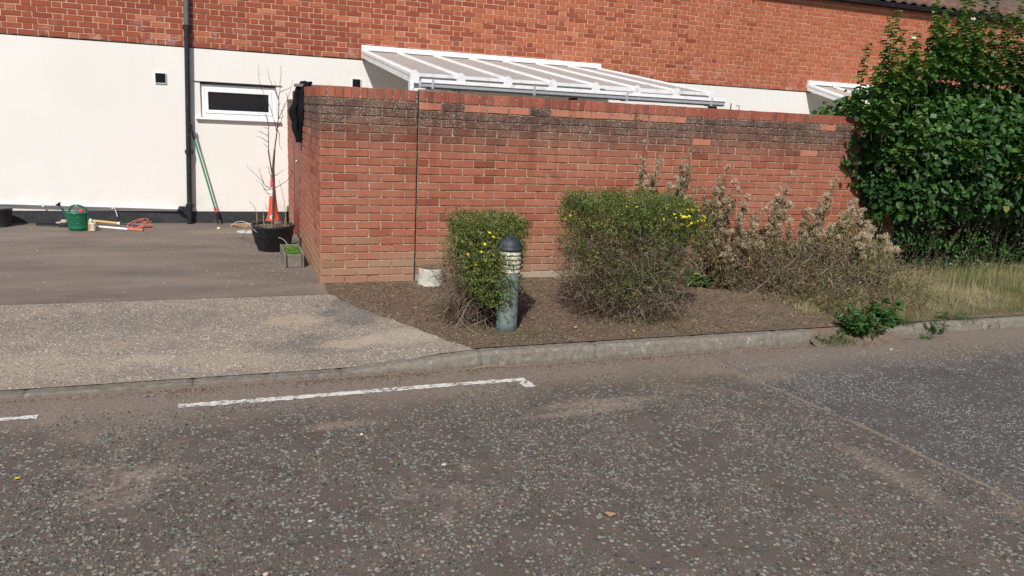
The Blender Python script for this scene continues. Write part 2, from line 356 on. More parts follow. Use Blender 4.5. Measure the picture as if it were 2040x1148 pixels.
def yard():
    t = NT('courtyard_tarmac'); x = t.xyz(); n = t.noise(1.4, 6, .6, vec=t.scaled((.5, 1.6, 1)))
    col = t.mix(t.ramp(n, [(.35, 0.), (.7, 1.)]), (.125, .102, .088), (.225, .184, .152))
    col = t.mix(t.ramp(t.noise(110, 4, .8), [(.35, .5), (.5, 0.)]), col, (.06, .05, .045))
    v = t.vor(48); sp = t.n('ShaderNodeSeparateColor'); t.l(v.outputs['Color'], sp.inputs[0])
    m = t.math('MULTIPLY', t.math('LESS_THAN', v.outputs['Distance'], .22), t.math('LESS_THAN', sp.outputs[0], t.ramp(t.noise(2.1, 4), [(.42, .03), (.65, .3)])))
    col = t.mix(m, col, (.36, .31, .26))
    dm = t.math('MULTIPLY', t.ramp(t.noise(2.2, 5, .65, vec=t.scaled((.5, 1.5, 1))), [(.5, 0.), (.7, .7)]), t.smooth(x[1], 1.2, -.3))
    col = t.mix(dm, col, (.20, .165, .135))
    t.bump(t.noise(120, 4, .7), .5, .004); return t.done(col, .85, .3)
M_yard = yard()
def soil():
    t = NT('bed_soil'); x = t.xyz(); n = t.noise(60, 6, .75)
    col = t.mix(t.ramp(n, [(.35, 0.), (.65, 1.)]), (.062, .045, .034), (.29, .215, .155))
    col = t.mix(t.ramp(t.noise(190, 3, .7), [(.6, 0.), (.7, .8)]), col, (.26, .20, .14))
    dry = t.math('MAXIMUM', t.math('MULTIPLY', t.smooth(x[0], 2.7, 3.6), t.ramp(t.noise(3, 5), [(.35, .2), (.6, 1.)])), t.ramp(t.noise(2.4, 6, .65, dist=.5), [(.52, 0.), (.66, .75)]))
    col = t.mix(t.math('MULTIPLY', dry, .8), col, t.mix(n, (.13, .098, .07), (.30, .235, .175)))
    t.bump(n, 1., .02); return t.done(col, .95, .15)
M_soil = soil()
def concrete(name, c, lich=.6):
    t = NT(name); x = t.xyz(); n = t.noise(30, 6, .7)
    col = t.mix(n, tuple(v*.75 for v in c), tuple(v*1.25 for v in c))
    col = t.mix(t.math('MULTIPLY', t.ramp(t.noise(24, 5, .75, dist=1.), [(.5, 0.), (.58, 1.)]), lich), col, (.10, .095, .075))
    col = t.mix(t.ramp(t.noise(13, 5, .7), [(.58, 0.), (.68, .6)]), col, (.40, .37, .30))
    g = t.smooth(t.math('ADD', x[2], t.math('MULTIPLY', t.noise(9, 4), .05)), -.045, -.085)
    col = t.mix(t.math('MULTIPLY', g, .65), col, (.085, .065, .045))
    t.bump(t.noise(90, 5, .7), .6, .004); return t.done(col, .9, .2)
M_kerb = concrete('kerb_concrete', (.19, .168, .142))
M_concpale = concrete('pale_concrete', (.44, .43, .39), .35)
M_joint = simple('joint_grit', (.17, .135, .105), .95, .4, 50, (.05, .04, .032), .5, dsc=5)
def paint():
    t = NT('worn_white_paint'); t.done((.62, .60, .57), .8, .2); tr = t.n('ShaderNodeBsdfTransparent'); ms = t.n('ShaderNodeMixShader')
    x = t.xyz(); f = t.math('ADD', t.noise(45, 4, .7, vec=t.scaled((.7, 1.3, 1))), t.math('MULTIPLY', t.noise(6, 2), .35))
    m = t.ramp(f, [(.585, 0.), (.635, .95)]); t.l(m, ms.inputs[0]); t.l(tr.outputs[0], ms.inputs[1]); t.l(t.b.outputs[0], ms.inputs[2]); t.l(ms.outputs[0], t.out.inputs[0]); return t.m
M_paint = paint()

# ================================================================= SETTING
def sheet(name, xs, ys, zf, m, off=None):
    X, Y = np.meshgrid(xs, ys); Z = zf(X, Y); g = Geo(); nx, ny = len(xs), len(ys)
    i = np.arange(ny-1)[:, None]*nx+np.arange(nx-1)[None]
    g.add(np.stack([X, Y, Z], -1), np.stack([i, i+1, i+nx+1, i+nx], -1)); o = g.build(name, m, smooth=True, kind='structure'); return o
flat = lambda z: (lambda X, Y: np.full(X.shape, z))
sheet('ground', [-80, 80], [-80, 80], flat(-.13), simple('far_ground', (.10, .085, .07), .9, .3, 2))
RZ = -.1
JL = lambda y: np.interp(y, [-30, -4.9, -3.8, -3.1, -2.9, -2.3], [3.0, 2.85, 2.80, 2.69, 2.70, 2.72])
def rowsheet(name, ys, xl, xr, nx, zf, m):
    g = Geo(); V = []
    for y in ys: 
        for x in np.linspace(xl(y), xr(y), nx): V.append((x, y, zf(x, y)))
    i = np.arange(len(ys)-1)[:, None]*nx+np.arange(nx-1)[None]
    g.add(V, np.stack([i, i+1, i+nx+1, i+nx], -1)); return g.build(name, m, smooth=True, kind='structure')
ysr = list(np.linspace(-30, -6, 5))+list(np.linspace(-5.6, -2.3, 34))
rowsheet('road', ysr, lambda y: -30, JL, 12, lambda x, y: RZ, M_road)
rowsheet('road_resurfaced_half', ysr, JL, lambda y: 30, 12, lambda x, y: RZ+.002, M_road2)
g = Geo(); yy = np.linspace(-12, -2.95, 240)     # grit and dirt lying in the joint
jx = JL(yy)+.006*np.sin(yy*9)+RNG.normal(0, .002, 240); wd = .005+.018*fbm(yy, yy*0, 3, 3, 5)+.004*RNG.random(240); hh = RZ+.004+.004*RNG.random(240)
V = np.stack([np.stack([jx-wd, yy, np.full(240, RZ+.001)], 1), np.stack([jx, yy, hh], 1), np.stack([jx+wd, yy, np.full(240, RZ+.003)], 1)], 1).reshape(-1, 3)
i = np.arange(239)*3; g.add(V, np.concatenate([np.stack([i, i+1, i+4, i+3], -1), np.stack([i+1, i+2, i+5, i+4], -1)])); g.build('road_joint', M_joint, smooth=True, kind='structure')
# apron edge against the bed
AE_Y = [-2.3, -2.21, -2.01, -1.41, -.79, -.29, -.0]; AE_X = [.86, .81, .71, .47, .17, -.02, -.02]
edge = lambda y: float(np.interp(y, AE_Y, AE_X))+.01*math.sin(y*23)
def za(x, y):
    t = np.clip((-.43-y)/1.87, 0, 1); s = np.clip((x+.1)/.95, 0, 1); s = s*s*(3-2*s); return -.079*t*(1-s)
rowsheet('concrete_apron', list(np.linspace(-2.235, -.43, 30)), lambda y: -9, lambda y: edge(y)+.02, 40, lambda x, y: za(x, y)+.001, M_apron)
rowsheet('courtyard', list(np.linspace(-.43, 3.9, 24)), lambda y: -9, lambda y: .02, 14, lambda x, y: .003+(.006*(y > -.4)), M_yard)
sheet('patio', [.1, 12], [.1, 3.9], flat(0.0), simple('patio_slabs', (.42, .39, .35), .9))
def zb(X, Y):
    n = fbm(X, Y, 2.2, 3, 1)*.05+fbm(X, Y, 9, 2, 2)*.02-.035
    e = np.clip((X-np.interp(Y, AE_Y, AE_X))/.2, 0, 1)
    k = np.clip((Y+2.23)/.15, 0, 1)
    return np.where(True, za(X, Y)*(1-e)*1.0+n*e*k+.005*(1-k), 0)+.004
ysb = np.linspace(-2.232, .05, 70); nxb = 150; g = Geo(); V = []
for y in ysb:
    xs = edge(y)+np.linspace(0, 1, nxb)**1.3*(13-edge(y)); z = zb(xs, np.full(nxb, y)); V.append(np.stack([xs, np.full(nxb, y), z], 1))
i = np.arange(len(ysb)-1)[:, None]*nxb+np.arange(nxb-1)[None]; g.add(np.concatenate(V), np.stack([i, i+1, i+nxb+1, i+nxb], -1))
g.build('flower_bed_soil', M_soil, smooth=True, kind='structure')
# kerb stones
def kerb(name, x0, x1, zt0, zt1, yb=-2.215, yf=-2.315, seed=0):
    n = max(6, int((x1-x0)/.03)); g = Geo(); prof = []; V = []
    for k, x in enumerate(np.linspace(x0+.0015, x1-.0015, n)):
        zt = zt0+(zt1-zt0)*(k/(n-1)); e = .006 if k in (0, n-1) else 0
        h = zt-(RZ-.03); ch = min(.022, (zt-RZ)*.45)
        ps = [(yb, RZ-.03), (yb, zt-e), (yf+ch*.9, zt-e), (yf+ch*.25, zt-ch*.35-e), (yf-.006+e, zt-ch-e), (yf-.03+e, RZ-.03)]
        for (a, b) in ps: V.append((x, a+random.gauss(0, .0015), b+random.gauss(0, .0012)))
    m = 6; Q = []
    for k in range(n-1):
        for j in range(m-1): Q.append((k*m+j, (k+1)*m+j, (k+1)*m+j+1, k*m+j+1))
    Q.append((0, 1, 2, 5)); Q.append((2, 3, 4, 5)); b = (n-1)*m; Q.append((b+5, b+2, b+1, b)); Q.append((b+5, b+4, b+3, b+2))
    g.add(V, Q); return g.build(name, M_kerb, smooth=False, kind='structure')
for k in range(9): kerb('kerb', -.13-.92*(k+1), -.13-.92*k, -.081, -.081)
kerb('kerb', -.13, .85, -.081, .0)
for a, b in ((.85, 1.755), (1.755, 2.665), (2.665, 3.44), (3.44, 3.80)): kerb('kerb', a, b, .0, .0)
kerb('kerb', 4.62, 5.1, -.02, .0, -2.19, -2.29)
for k in range(7): kerb('kerb', 5.1+.915*k, 5.1+.915*(k+1), 0, .0, -2.19, -2.29)
g = Geo(); xs = np.linspace(3.74, 4.70, 40); V = []      # earth that has slumped where the kerb is broken
for x in xs:
    for j, y in enumerate(np.linspace(-2.20, -2.50, 9)):
        q = j/8; e = min(1, (x-3.74)/.06, (4.70-x)/.06); V.append((x, y, (.008*(1-q)**2+(RZ-.006)*(1-(1-q)**1.5))*1+.010*math.sin(x*31+y*17)*e*(1-abs(2*q-1))))
g.add(V, [(i*9+j, i*9+j+1, (i+1)*9+j+1, (i+1)*9+j) for i in range(39) for j in range(8)]); g.build('slumped_soil', M_soil, smooth=True, kind='structure')
# parking bay paint
def strip(name, pts, w):
    pts = np.array(pts); g = Geo(); n = len(pts); d = np.gradient(pts, axis=0); nn = np.stack([-d[:, 1], d[:, 0]], 1); nn /= np.linalg.norm(nn, axis=1)[:, None]
    ww = w*(.5+.08*RNG.normal(size=n)); A = pts+nn*ww[:, None]; B = pts-nn*ww[:, None]
    V = np.stack([np.c_[B, np.full(n, RZ+.004)], np.c_[A, np.full(n, RZ+.004)]], 1).reshape(-1, 3); i = np.arange(n-1)*2
    g.add(V, np.stack([i, i+2, i+3, i+1], -1)); return g.build(name, M_paint, kind='structure')
lx = np.linspace(-1.12, 1.06, 90); strip('parking_bay_line', np.stack([lx, -2.655+.006*np.sin(lx*3)], 1), .062)
lx = np.linspace(-3.4, -1.83, 60); strip('parking_bay_line', np.stack([lx, -2.65+0*lx], 1), .055)
ly = np.linspace(-2.69, -2.80, 10); strip('parking_bay_line', np.stack([1.035+0*ly, ly], 1), .075)

# ================================================================= GARDEN WALL
def pick(cols, var=.12):
    c = np.array(random.choice(cols)); return tuple(np.clip(c*(1+random.uniform(-var, var)), 0, 1))
def brick_face(g, place, u0, u1, z0, z1, d, col, r=.5, bev=.0035):
    """one brick: its face stands d proud of the mortar; place(u, depth, z) gives the point"""
    j = lambda s=.0012: random.gauss(0, s)
    tw = random.gauss(0, .0008); dd = d+j(.0009)
    P = [(u0+j(), -.004, z0+j()), (u1+j(), -.004, z0+j()), (u1+j(), -.004, z1+j()), (u0+j(), -.004, z1+j())]
    F = [(P[0][0]+bev, dd+tw, P[0][2]+bev), (P[1][0]-bev, dd-tw, P[1][2]+bev), (P[2][0]-bev, dd-tw, P[2][2]-bev), (P[3][0]+bev, dd+tw, P[3][2]-bev)]
    V = [place(*p) for p in P]+[place(*p) for p in F]
    g.add(V, [(0, 1, 5, 4), (1, 2, 6, 5), (2, 3, 7, 6), (3, 0, 4, 7), (4, 5, 6, 7)], None, r, col)
GC = [(.345, .121, .074), (.365, .132, .082), (.335, .114, .071), (.375, .146, .095), (.355, .126, .077), (.34, .118, .072), (.33, .114, .071), (.35, .127, .080), (.355, .122, .073), (.31, .096, .056), (.25, .073, .042)]
GC_low = [(.36, .130, .082), (.36, .170, .105), (.33, .165, .10), (.35, .12, .075)]
wall = thing('garden_wall', 'weathered red brick garden wall with brick on edge coping and a dark upright joint', 'brick wall')
gb = Geo(); BX1 = 7.0
front = lambda u, d, z: (u, -d, z)
def run(u0, u1, place, skipleft=False, tone=1.0, left_half_odd=True, shift=0):
    for k in range(23):
        z0 = (22-k)*.075+.004; z1 = z0+.065
        u = u0+shift; first = True
        while u < u1-.02:
            w = .1025 if (first and (k % 2 == 1)) else .215
            e = min(u+w, u1)
            if e-u > .02:
                low = (22-k) < 6 and random.random() < .5; cols = GC_low if low else GC
                c = pick(cols, .06); sp = .5
                if k == 0 and place is front and u > .9 and random.random() < .42 : sp = random.uniform(1.45, 1.7)
                elif k in (3, 4) and random.random() < .035: sp = 1.9
                if k == 22 and place is front: c = pick([(.36, .33, .26), (.33, .29, .22), (.40, .37, .30)]) if (u > .68) else c
                brick_face(gb, place, u, e, z0, z1, .008, tuple(v*tone for v in c), sp)
            u = e+.010; first = False
run(0.0, .892, front); run(.908, BX1, front)
side = lambda u, d, z: (-d, 2.1-u, z)
run(0.0, 2.095, side, left_half_odd=False)
pier = lambda u, d, z: (-d, 3.835-u, z)
def run_limited(u0, u1, place, ncourse):
    for k in range(ncourse):
        z0 = k*.075+.004; u = u0-(.11 if k % 2 else 0)
        while u < u1-.02:
            a = max(u, u0); e = min(u+.215, u1)
            if e-a > .02: brick_face(gb, place, a, e, z0, z0+.065, .005, pick(GC))
            u += .225
run_limited(0, .90, pier, 22)
gb.build('brickwork', M_brick, wall)
gm = Geo()
box(gm, 0, .893, .001, .215, -.12, 1.727); box(gm, .907, BX1, .001, .215, -.12, 1.727); box(gm, .001, .215, .215, 2.1, -.12, 1.727)
box(gm, .001, .215, 2.94, 3.838, -.12, 1.655)
gm.build('mortar', M_mortar, wall)
gj = Geo(); box(gj, .893, .907, .004, .2, -.1, 1.82); gj.build('expansion_joint', M_dark, wall)
gc = Geo(); CC = [(.31, .088, .055), (.33, .10, .062), (.29, .080, .052), (.25, .075, .055), (.35, .105, .066), (.32, .098, .066)]
x = 0.0; k = 0
while x < BX1:
    w = .065 if k else .054
    if not (.888 < x < .905): cbox(gc, x, x+w, -.004+random.gauss(0, .001), .215, 1.7275, 1.827+random.gauss(0, .0012), .004, .5, pick(CC, .1), .0007)
    x += w+.0098; k += 1
    if abs(x-.885) < .03 and x < .9: x = .908
y = .225
while y < 2.08: cbox(gc, -.004, .215, y, y+.065, 1.7275, 1.827, .004, .5, pick(CC, .1), .0007); y += .0748
y = 2.94
while y < 3.77: cbox(gc, -.003, .215, y, y+.065, 1.655, 1.70, .004, .5, pick(GC, .1), .0007); y += .0748
gc.build('coping', M_brick, wall)
gcm = Geo(); box(gcm, .003, .893, .002, .213, 1.727, 1.819); box(gcm, .907, BX1, .002, .213, 1.727, 1.819); box(gcm, .003, .213, .213, 2.09, 1.727, 1.819)
gcm.build('coping_mortar', M_mortar, wall)
# gate between the side wall and the pier
gate = thing('garden_gate', 'red brown painted wooden gate between the side wall and the brick pier', 'gate', (.03, 2.1, 0))
g = Geo()
for k in range(6): cbox(g, -.004, .03, 2.175+k*.1+.003, 2.175+(k+1)*.1-.003, .07, 1.76, .003)
g.build('board_panel', M_gate, gate, off=(.03, 2.1, 0))
g = Geo(); cbox(g, -.006, .075, 2.105, 2.17, .0, 1.80, .004); cbox(g, -.006, .075, 2.84, 2.93, .0, 1.80, .004); g.build('frame', M_gate, gate, off=(.03, 2.1, 0))
g = Geo(); lathe(g, [(0, 0), (.018, .002), (.02, .012), (.012, .02), (0, .022)], 16); o = g.build('handle', simple('bright_metal', (.7, .7, .7), .3, metal=1), gate, smooth=True); o.location = (-.045, .16, .98); o.rotation_euler = (0, -math.pi/2, 0)

# ================================================================= HOUSE
HY = 3.84
house = thing('terraced_house', 'long brick house with white rendered lower wall and black plinth', 'house')
HB = [(.28, .070, .037), (.29, .074, .040), (.27, .067, .036), (.30, .079, .042), (.28, .070, .037), (.245, .060, .034)]
HB2 = [(.375, .114, .058), (.39, .122, .063), (.365, .108, .055), (.40, .130, .069), (.355, .104, .054)]
hb = Geo(); hf = lambda u, d, z: (u, HY-.002-d, z)
z = 2.296; k = 0; CH = .0688
while z < 3.95:
    u = -7.3-(.165 if k % 2 else 0)+random.gauss(0, .004); j = 0
    while u < 15.8:
        w = .209 if j % 2 == 0 else .098
        mixr = min(1, max(0, (u+1.5)/8+random.uniform(-.25, .25)))  # sun angle and exposure put into brick colour: darker left, oranger right
        c = pick(HB2 if random.random() < mixr else HB, .05)
        if random.random() < .02: c = pick([(.43, .17, .09), (.41, .15, .085)])
        brick_face(hb, hf, u, u+w, z, z+.0600, .005, c, .5, .0025); u += w+.0083; j += 1
    z += CH; k += 1
hb.build('wall', M_hbrick, house)
g = Geo(); box(g, -7.5, 16, HY, HY+6.5, 2.275, 3.95); g.build('upper_wall_core', M_hmortar, house)
g = Geo()   # render with an opening for the window
wx0, wx1, wz0, wz1 = -1.095, -.145, 1.415, 1.865
box(g, -7.5, wx0, HY, HY+.2, .17, 2.290); box(g, wx1, 16, HY, HY+.2, .17, 2.290)
box(g, wx0, wx1, HY, HY+.2, .17, wz0); box(g, wx0, wx1, HY, HY+.2, wz1, 2.290)
box(g, -7.5, 16, HY+.2, HY+6.5, -.1, 2.275); g.build('white_render', M_render, house)
g = Geo(); cbox(g, -7.5, 16, HY-.002, HY+.19, -.12, .17, .004); g.build('plinth', M_plinth, house)
win = Geo()
def fr(g, x0, x1, z0, z1, w, y0, y1):
    cbox(g, x0, x1, y0, y1, z1-w, z1, .004); cbox(g, x0, x1, y0, y1, z0, z0+w, .004); cbox(g, x0, x0+w, y0, y1, z0+w, z1-w, .004); cbox(g, x1-w, x1, y0, y1, z0+w, z1-w, .004)
fr(win, wx0+.002, wx1-.002, wz0+.002, wz1-.03, .05, HY+.035, HY+.10); wo = win.build('window', M_white_clean, house)
g = Geo(); fr(g, wx0+.054, wx1-.054, wz0+.054, wz1-.082, .042, HY+.022, HY+.09); g.build('sash', M_white_clean, wo)
g = Geo(); box(g, wx0+.09, wx1-.09, HY+.055, HY+.07, wz0+.09, wz1-.12); g.build('pane', M_glass, wo)
g = Geo(); cbox(g, -1.16, -.09, HY-.05, HY+.03, 1.385, 1.412, .004); g.build('sill', M_white_clean, wo)
g = Geo(); cbox(g, -1.18, -.07, HY-.016, HY+.03, 1.864, 1.872, .002); g.build('lintel_drip', M_greypipe, wo)
def vent(x0, x1, z0, z1):
    g = Geo(); fr(g, x0, x1, z0, z1, .008, HY-.02, HY+.01); o = g.build('air_vent', M_white_clean, house)
    g = Geo(); box(g, x0+.008, x1-.008, HY-.006, HY+.01, z0+.008, z1-.008)
    n = 8
    for k in range(n):
        zz = z0+.014+(z1-z0-.02)*k/n
        g.add([(x0+.008, HY-.017, zz), (x1-.008, HY-.017, zz), (x1-.008, HY-.007, zz+.009), (x0+.008, HY-.007, zz+.009)], [(0, 1, 2, 3)])
    g.build('grille', M_blackpipe, o)
vent(-1.625, -1.49, 1.81, 1.945); vent(.865, .99, 1.90, 2.025)
# downpipe (it leans a little) with collars
px = lambda z: -1.283+.0245*z; pyy = HY-.07
g = Geo(); tubes(g, [[(px(z), pyy, z) for z in (0, .8, 1.74, 2.52)]], .034, 20); dp = g.build('downpipe', M_blackpipe, house, smooth=True)
g = Geo(); tubes(g, [[(px(z), pyy, z) for z in (2.52, 3.0, 3.7)]], .0325, 20); g.build('pipe_upper_length', M_greypipe, dp, smooth=True)  # sun glint on the upper pipe put into a greyer colour
for zz in (2.52, .96, .25):
    g = Geo(); lathe(g, [(.034, -.03), (.041, -.028), (.041, -.008), (.037, -.005), (.037, .008), (.042, .012), (.042, .028), (.034, .03)], 20, (px(zz), pyy, zz)); box(g, px(zz)-.05, px(zz)+.05, pyy+.03, HY, zz-.02, zz+.02); g.build('collar', M_blackpipe, dp, smooth=False)
g = Geo(); tubes(g, [pathk([(-1.42, pyy, .215), (-1.36, pyy, .195), (-1.28, pyy, .12)], 6)], .034, 16)
box(g, -1.40, -1.30, pyy-.02, HY, .19, .24); g.build('branch', M_blackpipe, dp, smooth=False)
g = Geo(); tubes(g, [pathk([(-7.4, HY-.032, .33), (-3.4, HY-.032, .262), (-1.37, HY-.045, .208)], 20)], .019, 14); wp = g.build('waste_pipe', M_white_clean, house, smooth=True)
g = Geo()
for xx in (-2.98, -2.32): lathe(g, [(.019, -.012), (.024, -.01), (.024, .01), (.019, .012)], 14, (0, 0, 0)); 
for xx in (-2.98, -2.2):
    g = Geo(); zc = .262-(xx+3.4)*.0265; box(g, xx-.01, xx+.01, HY-.058, HY, zc-.024, zc+.024); g.build('pipe_clip', M_white_clean, wp)
g = Geo(); tubes(g, [pathk([(-2.2, HY-.055, .25), (-2.17, HY-.04, .19), (-2.15, HY-.03, .10)], 8)], .006, 6); g.build('wire_stub', M_white, wp)
# eaves and roof
g = Geo(); cbox(g, -7.5, 16, HY-.05, HY-.03, 3.79, 3.96, .003); box(g, -7.5, 16, HY-.03, HY, 3.90, 3.93); g.build('fascia', M_blackpipe, house)
g = Geo(); n = 10; V = []; xs = np.linspace(-7.5, 16, 48)
for x in xs:
    for j in range(n+1):
        a = math.pi+math.pi*j/n; V.append((x, HY-.108+.055*math.cos(a), 3.865+.055*math.sin(a)))
Q = [(i*(n+1)+j, (i+1)*(n+1)+j, (i+1)*(n+1)+j+1, i*(n+1)+j+1) for i in range(len(xs)-1) for j in range(n)]
g.add(V, Q); gut = g.build('gutter', M_blackpipe, house, smooth=True)
for k in range(24):
    g = Geo(); xx = -7+k*.95; box(g, xx-.012, xx+.012, HY-.17, HY-.04, 3.865, 3.875); box(g, xx-.012, xx+.012, HY-.17, HY-.163, 3.81, 3.875); g.build('bracket', M_blackpipe, gut)
g = Geo(); rows = 14; nx = 23*30; xs = np.linspace(-7.5, 16, nx); wave = .018*np.sin(xs*2*math.pi/.235)
for k in range(rows):      # pantiles, course by course
    y0 = HY-.115+k*.25; z0 = 3.925+k*.14; V = np.concatenate([np.stack([xs, np.full(nx, y0), z0+wave+.012-.035], 1), np.stack([xs, np.full(nx, y0), z0+wave+.012], 1), np.stack([xs, np.full(nx, y0+.27), z0+.151+wave], 1)])
    i = np.arange(nx-1); g.add(V, np.concatenate([np.stack([i, i+1, i+nx+1, i+nx], -1), np.stack([i+nx, i+nx+1, i+2*nx+1, i+2*nx], -1)]))
y0 = HY-.115+rows*.25; z0 = 3.925+rows*.14
g.add([(-7.5, y0, z0), (16, y0, z0), (16, HY+6.8, 3.9), (-7.5, HY+6.8, 3.9)], [(0, 1, 2, 3)])
rf = g.build('roof', M_tile, house)
for xg in (-7.49, 15.99):
    g = Geo(); g.add([(xg, HY, 3.95), (xg, HY+6.5, 3.95), (xg, y0, z0-.05)], None, [(0, 2, 1)]); g.build('gable', M_hmortar, house)

# ================================================================= CANOPIES
def canopy(xs, label, yl=.68, x_end_left=0, posts=True, cover=None):
    root = thing('patio_canopy', label, 'canopy', (xs[0], HY, 0), 'lean to canopies on the house wall'); L = (xs[0], HY, 0)
    yt, zt, zl = HY-.05, 2.42, 2.03; ln = math.hypot(yt-yl, zt-zl); ang = math.atan2(zt-zl, yt-yl)
    g = Geo(); cbox(g, xs[0]-.03, xs[-1]+.05, HY-.06, HY-.0005, 2.355, 2.475, .005); g.build('wall_plate', M_white, root, off=L)
    g = Geo(); cbox(g, xs[0]+.04, xs[-1]+.04, HY-.1, HY-.062, 2.405, 2.428, .003); g.build('flashing', M_white, root, off=L)
    M0 = Matrix.Translation((0, yl, zl))@Matrix.Rotation(ang, 4, 'X')
    for i, x in enumerate(xs):
        g = Geo(); h0 = -.11 if i in (0, len(xs)-1) else -.05      # the outer rafters are deeper
        V = []; 
        for yy_ in (0, ln-.01):
            for (a, b) in ((-.038, h0), (.038, h0), (.040, -.014), (.020, .0), (-.020, 0), (-.040, -.014)): V.append((x+a, yy_, b))
        Q = [(j, (j+1) % 6, (j+1) % 6+6, j+6) for j in range(6)]; V = np.array(V)@np.array(M0.to_3x3()).T+np.array(M0.translation)
        g.add(V, Q+[(0, 5, 4, 3), (0, 3, 2, 1), (6, 7, 8, 9), (6, 9, 10, 11)]); rb = g.build('rafter', M_white, root, off=L)
        if i == 0:
            g = Geo(); box(g, x-.0415, x-.039, 0.02, ln-.05, -.05, -.046, M=M0); g.build('groove', M_greypipe, rb, off=L)
        g = Geo(); P = [(-.046, -.11), (.046, -.11), (.048, -.03), (.030, .004), (0, .022), (-.030, .004), (-.048, -.03)]
        V = [(x+a, -.006, b) for a, b in P]+[(x+a, -.022, b) for a, b in P]; V = np.array(V)@np.array(M0.to_3x3()).T+np.array(M0.translation)
        g.add(V, [(j, (j+1) % 7, (j+1) % 7+7, j+7) for j in range(7)]+[(7, 8, 9, 10), (7, 10, 11, 13), (0, 3, 2, 1), (0, 6, 4, 3)], [(11, 12, 13), (4, 6, 5)]); g.build('end_cap', M_white, rb, off=L)
    for i in range(len(xs)-1):
        g = Geo(); box(g, xs[i]+.026, xs[i+1]-.026, .02, ln-.06, -.034, -.02, M=M0); pn = g.build('panel', M_panel, root, off=L)
        g = Geo(); box(g, xs[i]+.034, xs[i+1]-.034, -.002, .02, -.045, -.012, M=M0); g.build('panel_edge_trim', M_white, pn, off=L)
    g = Geo(); cbox(g, xs[0]-.02, xs[-1]+.02, yl+.03, yl+.08, zl-.105, zl-.055, .004); g.build('eaves_beam', M_white, root, off=L)
    g = Geo(); V = []; prof = [(.055, .012), (.055, 0), (.05, -.05), (.02, -.062), (-.03, -.062), (-.052, -.045), (-.055, 0), (-.055, .012), (-.043, .012), (-.043, 0), (-.04, -.04), (.04, -.05)]
    xa, xb = xs[0]+.04, xs[-1]+.10; m = len(prof)
    for x in (xa, xb):
        for (a, b) in prof: V.append((x, yl-.075+a, zl-.10+b))
    g.add(V, [(j, (j+1) % m, (j+1) % m+m, j+m) for j in range(m)]); g.add([V[j] for j in range(12)], [(1, 2, 11, 10), (2, 3, 4, 11), (4, 5, 10, 11), (5, 6, 9, 10)]); g.add([V[12+j] for j in range(12)], [(10, 11, 2, 1), (11, 4, 3, 2), (11, 10, 5, 4), (10, 9, 6, 5)])
    gt = g.build('gutter', M_gutgrey, root, off=L)
    g = Geo(); cbox(g, xa, xb, yl-.140, yl-.126, zl-.108, zl-.072, .002); g.build('gutter_lip', M_white, gt, off=L)
    for k in range(4):
        xx = xa+.12+k*(xb-xa-.24)/3*.98; g = Geo(); cbox(g, xx-.012, xx+.012, yl-.142, yl-.005, zl-.168, zl-.070, .003); g.build('bracket', M_gutgrey, gt, off=L)
    g = Geo(); cbox(g, xs[0]-.03, xs[0]+.09, yl-.12, yl+.02, zl-.20, zl-.165, .003); cbox(g, xs[0]-.045, xs[0]-.01, yl-.02, yl+.08, zl-.22, zl-.09, .003); g.build('corner_bracket', M_white, root, off=L)
    if posts:
        for xx in posts: g = Geo(); cbox(g, xx-.04, xx+.04, yl+.015, yl+.095, 0.001, zl-.162, .004); g.build('post', M_darkwood, root, off=L)
    return root
canopy([1.02, 1.51, 2.03, 2.55, 3.07, 3.59, 4.11, 4.60], 'long white framed lean to canopy with eight rafters above the brick garden wall', .70, posts=[1.47, 2.83, 4.66])
canopy([8.66, 9.18, 9.70, 10.22, 10.74], 'white lean to canopy mostly hidden behind the large green hedge', 2.2, posts=[8.8, 10.6])
g = Geo(); lathe(g, [(0, -.06), (.08, -.06), (.125, -.04), (.13, 0), (.13, .02), (.10, .03), (.095, .01), (0, .01)], 28)
o = g.build('wall_cowl', M_white, smooth=True); o.location = (8.72, 2.25, 2.0); o.rotation_euler = (math.radians(75), 0, math.radians(-35)); tag(o, 'round white cowl under the canopy end beside the hedge', 'vent cowl')
# loose timber on top of the wall
g = Geo(); cbox(g, -.085, 1.02, 1.52, 1.72, 1.829, 1.860, .003); o = g.build('timber_plank', M_wood); tag(o, 'grey weathered plank lying across the corner of the wall top under the black jacket', 'plank', 'loose planks on the wall')
g = Geo(); cbox(g, 1.02, 1.12, 1.55, 1.65, 0.0, 1.862, .003); o = g.build('timber_post', M_darkwood); tag(o, 'dark square timber post at the end of the grey plank behind the wall', 'post')
g = Geo(); cbox(g, .97, 1.36, .24, .34, 1.812, 1.848, .003); o = g.build('timber_plank', M_wood); tag(o, 'short grey plank just behind the coping below the canopy gutter', 'plank', 'loose planks on the wall')
for (x, hgt, l) in ((4.45, .085, 'small straight dark metal hook standing on the wall coping'), (4.56, .06, 'small curled dark metal hook on the wall coping right of the straight one')):
    g = Geo(); pts = [(x, .1, 1.81), (x, .1, 1.81+hgt*.8), (x+.008, .1, 1.81+hgt)]
    if hgt < .07: pts += [(x-.02, .1, 1.81+hgt*1.15), (x-.04, .1, 1.81+hgt*.95)]
    else: pts = pts[:2]+[(x, .1, 1.81+hgt)]; 
    tubes(g, [pathk(pts, 10)], .006 if hgt > .07 else .004, 6); o = g.build('metal_hook', M_blackpipe); tag(o, l, 'hook', 'small hooks on the wall coping')

# ================================================================= THINGS IN THE YARD
def rotM(loc, rz=0, ry=0, rx=0): return Matrix.Translation(loc)@Matrix.Rotation(rz, 4, 'Z')@Matrix.Rotation(ry, 4, 'Y')@Matrix.Rotation(rx, 4, 'X')
